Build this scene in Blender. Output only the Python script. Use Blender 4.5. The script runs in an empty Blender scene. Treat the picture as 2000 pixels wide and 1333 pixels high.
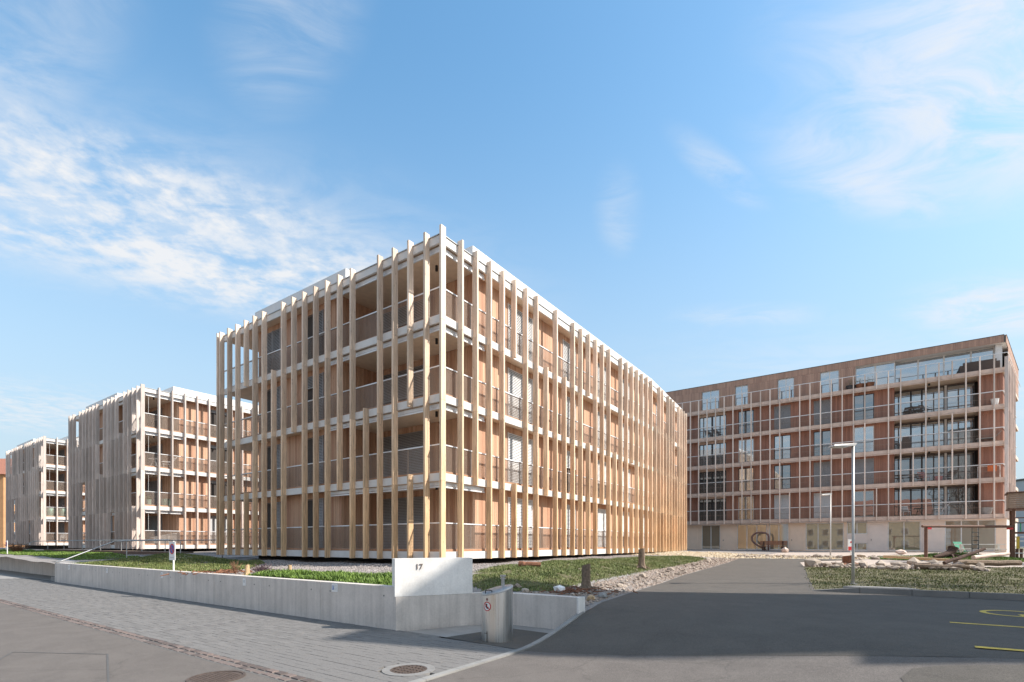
import bpy, bmesh, math, random
import numpy as np
from mathutils import Vector, Matrix, noise as mnoise

R = math.radians
random.seed(7)
rng = np.random.default_rng(11)
scene = bpy.context.scene
COL = scene.collection

# ------------------------------------------------------------------ camera
# Site frame: x runs along the street (to the right), y runs into the site.
cam_d = bpy.data.cameras.new("camera")
cam_d.sensor_width = 36.0
cam_d.lens = 18.0
cam_d.shift_y = 0.1978
cam_d.clip_end = 6000.0
cam = bpy.data.objects.new("camera", cam_d)
COL.objects.link(cam)
cam.location = (0.0, 0.0, 1.7)
cam.rotation_euler = (R(90), 0, R(35.15))
scene.camera = cam

# ------------------------------------------------------------------ sky, sun, exposure
SUN_EL = R(42.0)
SUN_AZ = math.atan2(0.913, 0.409)
world = bpy.data.worlds.new("World")
scene.world = world
world.use_nodes = True
SUN_STRENGTH = 2.8
SKY_STRENGTH = 0.145
EXPOSURE = 1.34


def build_world():
    nt = world.node_tree
    nt.nodes.clear()
    N, L = nt.nodes.new, nt.links.new
    out = N('ShaderNodeOutputWorld')
    bg = N('ShaderNodeBackground')
    bg.inputs[1].default_value = SKY_STRENGTH
    sky = N('ShaderNodeTexSky')
    sky.sky_type = 'NISHITA'
    sky.sun_disc = False
    sky.sun_elevation = SUN_EL
    sky.sun_rotation = SUN_AZ
    sky.air_density = 1.0
    sky.dust_density = 1.0
    sky.ozone_density = 1.0
    geo = N('ShaderNodeTexCoord')
    mp = N('ShaderNodeVectorRotate')          # turn the sky plane so that its second axis runs away from the street corner
    mp.rotation_type = 'Z_AXIS'
    mp.inputs['Angle'].default_value = R(-35.15)
    L(geo.outputs['Generated'], mp.inputs['Vector'])
    sep = N('ShaderNodeSeparateXYZ')
    L(mp.outputs[0], sep.inputs[0])

    def math_(op, a, b=None, clamp=False):
        n = N('ShaderNodeMath'); n.operation = op; n.use_clamp = clamp
        for i, v in enumerate((a, b)):
            if v is None: continue
            if isinstance(v, (int, float)): n.inputs[i].default_value = v
            else: L(v, n.inputs[i])
        return n.outputs[0]
    zz = math_('MAXIMUM', sep.outputs[2], 0.02)
    zz = math_('ADD', zz, 0.03)
    px = math_('DIVIDE', sep.outputs[0], zz)
    py = math_('DIVIDE', sep.outputs[1], zz)
    comb = N('ShaderNodeCombineXYZ')
    L(px, comb.inputs[0]); L(py, comb.inputs[1])
    P = comb.outputs[0]

    def noise(vec, scale, detail, rough, dist=0.0, off=(0, 0, 0), sc=(1, 1, 1), rot=0.0):
        m = N('ShaderNodeMapping')
        m.inputs['Location'].default_value = off
        m.inputs['Scale'].default_value = sc
        m.inputs['Rotation'].default_value = (0, 0, rot)
        L(vec, m.inputs[0])
        n = N('ShaderNodeTexNoise')
        n.inputs['Scale'].default_value = scale
        n.inputs['Detail'].default_value = detail
        n.inputs['Roughness'].default_value = rough
        n.inputs['Distortion'].default_value = dist
        L(m.outputs[0], n.inputs['Vector'])
        return n.outputs['Fac']

    def ramp(v, a, b, lo=0.0, hi=1.0):
        n = N('ShaderNodeMapRange'); n.interpolation_type = 'SMOOTHSTEP'
        n.inputs['From Min'].default_value = a; n.inputs['From Max'].default_value = b
        n.inputs['To Min'].default_value = lo; n.inputs['To Max'].default_value = hi
        L(v, n.inputs['Value'])
        return n.outputs[0]

    def bank(cx, cy, rx, ry, rot, amp):
        """soft patch of cloud cover at a place in the cloud plane"""
        m = N('ShaderNodeMapping'); m.vector_type = 'TEXTURE'
        m.inputs['Location'].default_value = (cx, cy, 0)
        m.inputs['Rotation'].default_value = (0, 0, rot)
        m.inputs['Scale'].default_value = (rx, ry, 1)
        L(P, m.inputs[0])
        ln = N('ShaderNodeVectorMath'); ln.operation = 'LENGTH'
        L(m.outputs[0], ln.inputs[0])
        return ramp(ln.outputs['Value'], 0.25, 1.25, amp, 0.0)

    def total(ms):
        t = ms[0]
        for m_ in ms[1:]:
            t = math_('MAXIMUM', t, m_)
        return t
    # puffy banks
    puff_m = total([bank(-1.00, 1.36, 0.62, 0.24, R(30), 1.0), bank(-1.20, 1.56, 0.8, 0.30, R(24), 1.0),
                    bank(-0.85, 1.85, 0.75, 0.34, R(20), 1.0), bank(-0.55, 1.80, 0.45, 0.25, R(20), 0.9), bank(-1.30, 1.33, 0.3, 0.25, 0, 0.8),
                    bank(-3.4, 3.2, 1.6, 0.8, R(20), 0.8)])
    pn = noise(P, 11.0, 9, 0.60, 0.15, (3.1, 1.7, 0))
    pb = noise(P, 2.6, 4, 0.5, 0.3, (0.4, 4.2, 0))
    pv = math_('ADD', math_('MULTIPLY', pn, 0.72), math_('MULTIPLY', pb, 0.38))
    behind = ramp(sep.outputs[1], 0.20, -0.15)       # the broken cloud goes on over the rest of the sky
    puff = math_('MULTIPLY', ramp(pv, 0.43, 0.68), math_('MAXIMUM', puff_m, behind))
    # thin streaky veils
    veil_m = total([bank(1.06, 0.98, 0.62, 0.42, R(30), 1.0), bank(0.95, 1.30, 0.42, 0.16, R(22), 0.75),
                    bank(0.54, 1.31, 0.22, 0.05, R(38), 0.42), bank(0.31, 1.48, 0.07, 0.20, R(-14), 0.34),
                    bank(-0.42, 0.95, 0.25, 0.12, R(-50), 0.42), bank(-0.95, 0.98, 0.45, 0.14, R(-35), 0.40),
                    bank(1.95, 2.0, 0.50, 0.24, R(15), 1.0), bank(1.25, 1.02, 0.4, 0.35, 0, 1.0), bank(-1.0, 1.6, 1.2, 0.55, R(25), 0.5),
                    bank(2.6, 3.0, 2.0, 0.8, R(15), 0.35), bank(0.98, 2.08, 0.35, 0.12, 0, 0.35)])
    vn = noise(P, 3.4, 10, 0.62, 0.7, (7.7, 2.1, 0), (1.0, 1.9, 1.0), R(-30))
    veil = math_('MULTIPLY', ramp(vn, 0.30, 0.68), veil_m)
    cov = math_('ADD', math_('MULTIPLY', puff, 0.74), math_('MULTIPLY', veil, 0.95), True)
    # a little milky haze low down
    haze = ramp(sep.outputs[2], 0.0, 0.75, 0.95, 0.0)
    cov2 = cov
    up = ramp(sep.outputs[2], -0.02, 0.0)
    cov2 = math_('MULTIPLY', cov2, up)
    mix = N('ShaderNodeMix'); mix.data_type = 'RGBA'
    L(cov2, mix.inputs[0])
    hsv = N('ShaderNodeHueSaturation')
    hsv.inputs['Saturation'].default_value = 1.25
    hsv.inputs['Value'].default_value = 1.0
    L(sky.outputs[0], hsv.inputs['Color'])
    tn = N('ShaderNodeMix'); tn.data_type = 'RGBA'; tn.blend_type = 'MULTIPLY'
    tn.inputs[0].default_value = 1.0
    L(hsv.outputs[0], tn.inputs[6]); tn.inputs[7].default_value = (0.95, 0.96, 0.80, 1)
    hz = N('ShaderNodeMix'); hz.data_type = 'RGBA'
    L(haze, hz.inputs[0]); L(tn.outputs[2], hz.inputs[6]); hz.inputs[7].default_value = (1.45, 1.75, 2.08, 1)
    L(hz.outputs[2], mix.inputs[6])
    mix.inputs[7].default_value = (2.35, 2.42, 2.52, 1)
    L(mix.outputs[2], bg.inputs[0])
    L(bg.outputs[0], out.inputs[0])


build_world()
sd = bpy.data.lights.new("sun", 'SUN')
sd.energy = SUN_STRENGTH
sd.angle = R(0.6)
sd.color = (1.0, 0.94, 0.86)
sun = bpy.data.objects.new("sun", sd)
COL.objects.link(sun)
_s = Vector((math.sin(SUN_AZ) * math.cos(SUN_EL), math.cos(SUN_AZ) * math.cos(SUN_EL), math.sin(SUN_EL)))
sun.rotation_euler = _s.to_track_quat('Z', 'Y').to_euler()
sun.location = (20, 10, 40)
vs = scene.view_settings
vs.view_transform = 'Standard'
vs.look = 'None'
vs.exposure = EXPOSURE
vs.gamma = 1.0
vs.use_curve_mapping = False
scene.cycles.use_denoising = True
scene.cycles.max_bounces = 6
scene.cycles.diffuse_bounces = 4
scene.cycles.glossy_bounces = 3

# ------------------------------------------------------------------ materials
MATS = {}


class NT:
    def __init__(s, name):
        m = bpy.data.materials.new(name); m.use_nodes = True
        s.m = m; s.t = m.node_tree
        s.b = s.t.nodes['Principled BSDF']
        MATS[name] = m

    def n(s, typ, **kw):
        x = s.t.nodes.new(typ)
        for k, v in kw.items():
            if k in x.inputs: x.inputs[k].default_value = v
            else: setattr(x, k, v)
        return x

    def l(s, a, b): s.t.links.new(a, b)

    def coord(s, kind='Object', scale=(1, 1, 1), rot=(0, 0, 0)):
        tc = s.n('ShaderNodeTexCoord')
        mp = s.n('ShaderNodeMapping')
        mp.inputs['Scale'].default_value = scale
        mp.inputs['Rotation'].default_value = rot
        if kind == 'World':
            g = s.n('ShaderNodeNewGeometry'); s.l(g.outputs['Position'], mp.inputs[0])
        else:
            s.l(tc.outputs[kind], mp.inputs[0])
        return mp.outputs[0]

    def noise(s, vec, scale, detail=5, rough=0.55, dist=0.0):
        x = s.n('ShaderNodeTexNoise')
        x.inputs['Scale'].default_value = scale; x.inputs['Detail'].default_value = detail
        x.inputs['Roughness'].default_value = rough; x.inputs['Distortion'].default_value = dist
        s.l(vec, x.inputs['Vector'])
        return x.outputs['Fac']

    def ramp(s, v, stops):
        x = s.n('ShaderNodeValToRGB')
        e = x.color_ramp.elements
        while len(e) < len(stops): e.new(0.5)
        for i, (p, c) in enumerate(stops):
            e[i].position = p
            e[i].color = (c[0], c[1], c[2], 1) if not isinstance(c, (int, float)) else (c, c, c, 1)
        s.l(v, x.inputs[0])
        return x.outputs[0]

    def mix(s, f, a, b, mode='MIX'):
        x = s.n('ShaderNodeMix', data_type='RGBA', blend_type=mode)
        for i, v in ((0, f), (6, a), (7, b)):
            if isinstance(v, (int, float)): x.inputs[i].default_value = v if i == 0 else (v, v, v, 1)
            elif isinstance(v, tuple): x.inputs[i].default_value = (v[0], v[1], v[2], 1)
            else: s.l(v, x.inputs[i])
        return x.outputs[2]

    def maprange(s, v, a, b, lo, hi):
        x = s.n('ShaderNodeMapRange')
        for k, q in (('From Min', a), ('From Max', b), ('To Min', lo), ('To Max', hi)): x.inputs[k].default_value = q
        s.l(v, x.inputs['Value'])
        return x.outputs[0]

    def color(s, c):
        if isinstance(c, tuple): s.b.inputs['Base Color'].default_value = (c[0], c[1], c[2], 1)
        else: s.l(c, s.b.inputs['Base Color'])

    def bump(s, h, strength=0.3, dist=0.01):
        x = s.n('ShaderNodeBump')
        x.inputs['Strength'].default_value = strength; x.inputs['Distance'].default_value = dist
        s.l(h, x.inputs['Height']); s.l(x.outputs[0], s.b.inputs['Normal'])

    def attr(s, name):
        a = s.n('ShaderNodeAttribute'); a.attribute_name = name
        return a.outputs['Fac']

    def rough(s, r, metal=0.0, spec=None):
        if isinstance(r, (int, float)): s.b.inputs['Roughness'].default_value = r
        else: s.l(r, s.b.inputs['Roughness'])
        s.b.inputs['Metallic'].default_value = metal
        if spec is not None: s.b.inputs['Specular IOR Level'].default_value = spec
        return s.m


def mul(c, k): return tuple(x * k for x in c)


def plain(name, c, r=0.6, metal=0.0, var=0.12, scale=6.0, spec=None):
    t = NT(name)
    nz = t.noise(t.coord('World'), scale, 6, 0.6)
    t.color(t.ramp(nz, [(0.3, mul(c, 1 - var)), (0.7, mul(c, 1 + var))]))
    return t.rough(r, metal, spec)


def wood_beam(name, low, high, grain=0.22, zlo=2.5, zhi=11.0):
    """sawn timber; the upper lengths are bleached by the weather"""
    t = NT(name)
    oi = t.n('ShaderNodeObjectInfo')
    tc = t.n('ShaderNodeTexCoord')
    add = t.n('ShaderNodeVectorMath', operation='ADD')
    sc = t.n('ShaderNodeVectorMath', operation='SCALE')
    sc.inputs['Scale'].default_value = 40.0
    cb = t.n('ShaderNodeCombineXYZ')
    t.l(oi.outputs['Random'], cb.inputs[0]); t.l(oi.outputs['Random'], cb.inputs[2])
    t.l(cb.outputs[0], sc.inputs[0]); t.l(tc.outputs['Object'], add.inputs[0]); t.l(sc.outputs[0], add.inputs[1])
    mp = t.n('ShaderNodeMapping'); mp.inputs['Scale'].default_value = (26, 26, 1.1)
    t.l(add.outputs[0], mp.inputs[0])
    g1 = t.noise(mp.outputs[0], 1.0, 6, 0.65, 0.6)
    mp2 = t.n('ShaderNodeMapping'); mp2.inputs['Scale'].default_value = (9, 9, 2.6)
    t.l(add.outputs[0], mp2.inputs[0])
    vo = t.n('ShaderNodeTexVoronoi'); vo.inputs['Scale'].default_value = 1.0
    t.l(mp2.outputs[0], vo.inputs['Vector'])
    knot = t.ramp(vo.outputs['Distance'], [(0.06, 1.0), (0.16, 0.0)])
    geo = t.n('ShaderNodeNewGeometry')
    sep = t.n('ShaderNodeSeparateXYZ'); t.l(geo.outputs['Position'], sep.inputs[0])
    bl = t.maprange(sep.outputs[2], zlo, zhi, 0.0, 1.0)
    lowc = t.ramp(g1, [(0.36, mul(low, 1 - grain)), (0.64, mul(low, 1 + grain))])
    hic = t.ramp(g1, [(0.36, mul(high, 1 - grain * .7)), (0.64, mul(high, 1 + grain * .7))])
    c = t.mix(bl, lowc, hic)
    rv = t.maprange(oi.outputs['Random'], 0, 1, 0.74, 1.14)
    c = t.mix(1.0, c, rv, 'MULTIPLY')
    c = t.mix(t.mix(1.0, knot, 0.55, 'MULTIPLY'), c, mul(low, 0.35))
    t.color(c)
    t.bump(g1, 0.25, 0.004)
    return t.rough(0.72)


def boards(name, c1, c2, r=0.7):
    """vertical board cladding: every board has its own tone (face attribute tint)"""
    t = NT(name)
    tint = t.attr('tint')
    v = t.coord('Object', (16, 16, 0.9))
    g = t.noise(v, 1.0, 6, 0.62, 0.8)
    base = t.mix(tint, c1, c2)
    gr = t.ramp(g, [(0.25, 0.78), (0.75, 1.14)])
    c = t.mix(1.0, base, gr, 'MULTIPLY')
    t.color(c)
    t.bump(g, 0.2, 0.003)
    return t.rough(r)


def concrete(name, c, streak=0.25, r=0.75, holes=False):
    t = NT(name)
    w = t.coord('World')
    n1 = t.noise(w, 1.3, 7, 0.62)
    n2 = t.noise(w, 28, 4, 0.6)
    vs_ = t.noise(t.coord('World', (5.5, 5.5, 0.25)), 1.0, 5, 0.7)
    c0 = t.ramp(n1, [(0.38, mul(c, 0.80)), (0.62, mul(c, 1.08))])
    c0 = t.mix(streak, c0, t.ramp(vs_, [(0.36, mul(c, 0.62)), (0.58, mul(c, 1.10))]))
    c0 = t.mix(0.10, c0, t.ramp(n2, [(0.35, mul(c, 0.5)), (0.65, mul(c, 1.4))]))
    t.color(c0)
    t.bump(n2, 0.18, 0.004)
    return t.rough(r)


def asphalt(name, c, var=0.18, warm=None, cracks=False):
    t = NT(name)
    w = t.coord('World')
    big = t.noise(w, 0.35, 6, 0.6, 0.3)
    st = t.noise(t.coord('World', (0.25, 1.6, 1), (0, 0, R(12))), 1.0, 5, 0.6)
    fine = t.noise(w, 95, 3, 0.7)
    mid = t.noise(w, 22, 6, 0.75)
    stain = t.noise(w, 1.7, 7, 0.7, 0.6)
    c0 = t.ramp(big, [(0.28, mul(c, 1 - var)), (0.72, mul(c, 1 + var))])
    c0 = t.mix(0.55, c0, t.ramp(st, [(0.3, mul(c, 1 - var * 1.3)), (0.7, mul(warm or c, 1 + var * 1.3))]))
    c0 = t.mix(0.42, c0, t.ramp(mid, [(0.40, mul(c, 0.55)), (0.60, mul(c, 1.45))]))
    c0 = t.mix(0.40, c0, t.ramp(stain, [(0.38, mul(c, 0.60)), (0.5, c), (0.62, mul(c, 1.38))]))
    c0 = t.mix(0.45, c0, t.ramp(fine, [(0.36, mul(c, 0.35)), (0.66, mul(c, 1.8))]))
    if cracks:
        vo = t.n('ShaderNodeTexVoronoi', feature='DISTANCE_TO_EDGE'); vo.inputs['Scale'].default_value = 0.22
        d = t.n('ShaderNodeVectorMath', operation='ADD')
        nz = t.n('ShaderNodeTexNoise'); nz.inputs['Scale'].default_value = 1.4; nz.inputs['Detail'].default_value = 5
        t.l(w, nz.inputs['Vector']); t.l(nz.outputs['Color'], d.inputs[1]); t.l(w, d.inputs[0])
        t.l(d.outputs[0], vo.inputs['Vector'])
        cr = t.ramp(vo.outputs['Distance'], [(0.0, 0.30), (0.006, 0.0)])
        c0 = t.mix(cr, c0, mul(c, 0.45))
    t.color(c0)
    t.bump(fine, 0.5, 0.006)
    return t.rough(0.85, 0.0, 0.35)


def tinted(name, c1, c2, r=0.85, c3=None):
    """many small pieces, each with its own tone"""
    t = NT(name)
    tint = t.attr('tint')
    if c3: col = t.ramp(tint, [(0.0, c1), (0.5, c2), (1.0, c3)])
    else: col = t.ramp(tint, [(0.0, c1), (1.0, c2)])
    nz = t.noise(t.coord('World'), 40, 4, 0.6)
    t.color(t.mix(1.0, col, t.ramp(nz, [(0.3, 0.82), (0.7, 1.15)]), 'MULTIPLY'))
    return t.rough(r)


def ground_mix(name, c1, c2, c3, s1=1.2, s2=14, r=0.95):
    t = NT(name)
    w = t.coord('World')
    a = t.noise(w, s1, 6, 0.6, 0.4); b = t.noise(w, s2, 5, 0.7)
    c = t.ramp(a, [(0.3, c1), (0.7, c2)])
    c = t.mix(t.ramp(b, [(0.45, 0.0), (0.7, 0.8)]), c, c3)
    t.color(c)
    t.bump(b, 0.6, 0.03)
    return t.rough(r)


def glass_dark(name, tintc=(0.02, 0.022, 0.024), refl=0.24):
    """window pane seen from outside by day: a dim room behind a coated, mirroring surface"""
    t = NT(name)
    t.b.inputs['Base Color'].default_value = (*tintc, 1)
    t.b.inputs['Roughness'].default_value = 0.35
    gl = t.n('ShaderNodeBsdfGlossy'); gl.inputs['Roughness'].default_value = 0.015
    gl.inputs['Color'].default_value = (0.86, 0.92, 0.97, 1)
    fr = t.n('ShaderNodeFresnel'); fr.inputs['IOR'].default_value = 1.5
    nz = t.noise(t.coord('World'), 1.1, 3, 0.5)
    bp = t.n('ShaderNodeBump'); bp.inputs['Strength'].default_value = 0.05; bp.inputs['Distance'].default_value = 0.02
    t.l(nz, bp.inputs['Height']); t.l(bp.outputs[0], gl.inputs['Normal'])
    ad = t.n('ShaderNodeMath', operation='ADD', use_clamp=True); ad.inputs[1].default_value = refl
    t.l(fr.outputs[0], ad.inputs[0])
    ms = t.n('ShaderNodeMixShader')
    t.l(ad.outputs[0], ms.inputs[0]); t.l(t.b.outputs[0], ms.inputs[1]); t.l(gl.outputs[0], ms.inputs[2])
    t.l(ms.outputs[0], t.t.nodes['Material Output'].inputs[0])
    return t.m


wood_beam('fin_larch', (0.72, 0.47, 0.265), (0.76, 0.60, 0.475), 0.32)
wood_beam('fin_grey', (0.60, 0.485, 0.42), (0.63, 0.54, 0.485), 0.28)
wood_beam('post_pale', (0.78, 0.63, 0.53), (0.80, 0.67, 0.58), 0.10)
boards('clad_larch', (0.45, 0.24, 0.15), (0.63, 0.40, 0.265))
boards('clad_brown', (0.28, 0.135, 0.095), (0.40, 0.195, 0.135))
boards('clad_attic', (0.36, 0.22, 0.165), (0.48, 0.30, 0.22))
plain('fascia_white', (0.66, 0.63, 0.60), 0.55, 0, 0.06, 3)
plain('parapet_white', (0.70, 0.685, 0.67), 0.5, 0, 0.05, 2)
plain('fascia_pale_wood', (0.62, 0.48, 0.40), 0.65, 0, 0.10, 5)
plain('soffit_wood', (0.72, 0.56, 0.42), 0.7, 0, 0.08, 4)
plain('slab_concrete', (0.45, 0.42, 0.39), 0.8)
plain('deck_wood', (0.40, 0.21, 0.12), 0.7, 0, 0.2, 9)
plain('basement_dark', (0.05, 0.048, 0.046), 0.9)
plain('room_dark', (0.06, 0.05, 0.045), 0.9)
plain('rail_metal', (0.74, 0.74, 0.75), 0.42, 0.15, 0.05, 8)
plain('galvanised', (0.42, 0.42, 0.42), 0.45, 0.65, 0.15, 14)
plain('mesh_bronze', (0.31, 0.24, 0.195), 0.5, 0.3, 0.08, 8)
plain('blind_white', (0.70, 0.70, 0.70), 0.45, 0, 0.04, 5)
plain('blind_grey', (0.36, 0.355, 0.36), 0.45, 0, 0.05, 5)
plain('frame_dark', (0.045, 0.045, 0.05), 0.45, 0.2)
plain('frame_white', (0.68, 0.66, 0.64), 0.5)
plain('frame_bronze', (0.16, 0.12, 0.10), 0.5)
plain('black_plastic', (0.018, 0.018, 0.019), 0.4)
plain('white_paint', (0.78, 0.77, 0.76), 0.45, 0, 0.05, 10)
plain('panel_beige', (0.80, 0.62, 0.48), 0.6, 0, 0.05, 2)
plain('panel_grey', (0.74, 0.63, 0.56), 0.6, 0, 0.05, 2)
plain('curtain', (0.50, 0.44, 0.36), 0.9, 0, 0.18, 4)
plain('roof_dark', (0.10, 0.095, 0.09), 0.7)
plain('roof_gravel', (0.28, 0.27, 0.25), 0.9, 0, 0.2, 20)
plain('cast_iron', (0.115, 0.085, 0.07), 0.65, 0.35, 0.3, 30)
plain('rim_grey', (0.21, 0.20, 0.19), 0.8, 0, 0.15, 12)
plain('iron_pit', (0.03, 0.026, 0.024), 0.9)
plain('sign_red', (0.55, 0.03, 0.035), 0.45)
plain('sign_blue', (0.03, 0.09, 0.38), 0.45)
plain('label_blue', (0.16, 0.24, 0.50), 0.5)
plain('label_grey', (0.52, 0.53, 0.54), 0.5)
plain('paint_yellow', (0.62, 0.43, 0.06), 0.7, 0, 0.3, 18)
plain('orange_cloth', (0.72, 0.17, 0.04), 0.8)
plain('green_cloth', (0.08, 0.34, 0.20), 0.7)
plain('pot_green', (0.36, 0.47, 0.38), 0.55)
plain('pink_fabric', (0.52, 0.24, 0.24), 0.9)
plain('fabric_brown', (0.10, 0.075, 0.065), 0.9)
plain('fabric_grey', (0.30, 0.285, 0.275), 0.9)
plain('play_wood', (0.15, 0.075, 0.048), 0.75, 0, 0.25, 12)
plain('play_slat', (0.30, 0.215, 0.155), 0.8, 0, 0.2, 10)
plain('bench_wood', (0.30, 0.135, 0.075), 0.7, 0, 0.2, 12)
plain('rope_dark', (0.05, 0.055, 0.05), 0.9)
plain('net_white', (0.68, 0.66, 0.6), 0.8)
plain('sculpture_brown', (0.19, 0.10, 0.085), 0.5)
plain('log_red', (0.20, 0.085, 0.045), 0.9, 0, 0.4, 18)
plain('log_brown', (0.19, 0.135, 0.095), 0.9, 0, 0.4, 18)
plain('log_cut', (0.50, 0.34, 0.19), 0.85, 0, 0.2, 25)
plain('bark_dark', (0.085, 0.05, 0.038), 0.95, 0, 0.4, 14)
plain('plaster_cream', (0.56, 0.45, 0.29), 0.85, 0, 0.07, 2)
plain('plaster_white', (0.62, 0.59, 0.54), 0.85, 0, 0.06, 2)
plain('plaster_orange', (0.50, 0.27, 0.13), 0.85, 0, 0.08, 2)
plain('cladding_grey', (0.42, 0.45, 0.49), 0.6, 0, 0.06, 2)
plain('tile_red', (0.33, 0.14, 0.09), 0.85, 0, 0.25, 6)
plain('twig', (0.24, 0.13, 0.075), 0.9, 0, 0.3, 20)
plain('flower_pale', (0.55, 0.42, 0.42), 0.8)
concrete('concrete_wall', (0.63, 0.57, 0.52), 0.42)
concrete('concrete_pale', (0.82, 0.79, 0.755), 0.15, 0.65)
concrete('concrete_kerb', (0.27, 0.26, 0.245), 0.1)
concrete('granite_kerb', (0.19, 0.175, 0.16), 0.1)
concrete('concrete_path', (0.30, 0.28, 0.26), 0.1)
asphalt('asphalt_old', (0.130, 0.114, 0.102), 0.19, (0.145, 0.118, 0.106), True)
asphalt('asphalt_new', (0.096, 0.084, 0.072), 0.36, (0.106, 0.093, 0.080))
asphalt('asphalt_path', (0.16, 0.15, 0.15), 0.1)
tinted('paver', (0.148, 0.139, 0.131), (0.184, 0.173, 0.164))
plain('paver_dark', (0.135, 0.125, 0.12), 0.85, 0, 0.2, 20)
tinted('sett', (0.10, 0.078, 0.07), (0.175, 0.132, 0.116), 0.8)
tinted('gravel_brown', (0.22, 0.165, 0.13), (0.42, 0.335, 0.275), 0.9)
plain('joint_sand', (0.125, 0.118, 0.11), 0.95, 0, 0.2, 30)
tinted('gravel_grey', (0.19, 0.165, 0.155), (0.37, 0.33, 0.31), 0.9)
tinted('gravel_yellow', (0.40, 0.30, 0.18), (0.62, 0.55, 0.43), 0.9, (0.54, 0.40, 0.25))
tinted('stone', (0.22, 0.175, 0.14), (0.46, 0.38, 0.31), 0.9)
tinted('blade_green', (0.07, 0.10, 0.022), (0.165, 0.20, 0.055), 0.7, (0.26, 0.235, 0.11))
tinted('blade_bright', (0.075, 0.13, 0.02), (0.20, 0.30, 0.05), 0.7)
tinted('blade_dull', (0.062, 0.080, 0.02), (0.13, 0.145, 0.042), 0.75, (0.25, 0.21, 0.115))
tinted('leaf_purple', (0.06, 0.035, 0.045), (0.16, 0.10, 0.11), 0.8)
ground_mix('soil_grass', (0.075, 0.075, 0.028), (0.12, 0.11, 0.045), (0.17, 0.13, 0.08))
ground_mix('soil_dull', (0.085, 0.08, 0.035), (0.12, 0.105, 0.052), (0.18, 0.14, 0.09))
ground_mix('soil_gravel', (0.23, 0.205, 0.19), (0.33, 0.30, 0.28), (0.16, 0.14, 0.125), 1.5, 22)
ground_mix('soil_dirt', (0.24, 0.18, 0.14), (0.34, 0.27, 0.22), (0.14, 0.10, 0.08), 1.2, 16)
ground_mix('forecourt_grit', (0.42, 0.35, 0.30), (0.50, 0.42, 0.365), (0.36, 0.29, 0.24), 0.6, 18)
ground_mix('far_ground', (0.12, 0.12, 0.06), (0.2, 0.18, 0.11), (0.25, 0.22, 0.17), 0.1, 2)
glass_dark('glass')
glass_dark('glass_sky', (0.10, 0.115, 0.125), 0.42)
glass_dark('glass_shop', (0.24, 0.185, 0.12), 0.16)


def steel():
    t = NT('brushed_steel')
    v = t.coord('Object', (70, 70, 0.7))
    n = t.noise(v, 1.0, 4, 0.6)
    t.color(t.ramp(n, [(0.3, (0.66, 0.65, 0.63)), (0.7, (0.80, 0.79, 0.775))]))
    t.bump(n, 0.06, 0.002)
    r = t.ramp(n, [(0.3, 0.24), (0.7, 0.36)])
    t.rough(r, 1.0)
    return t.m


steel()


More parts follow.
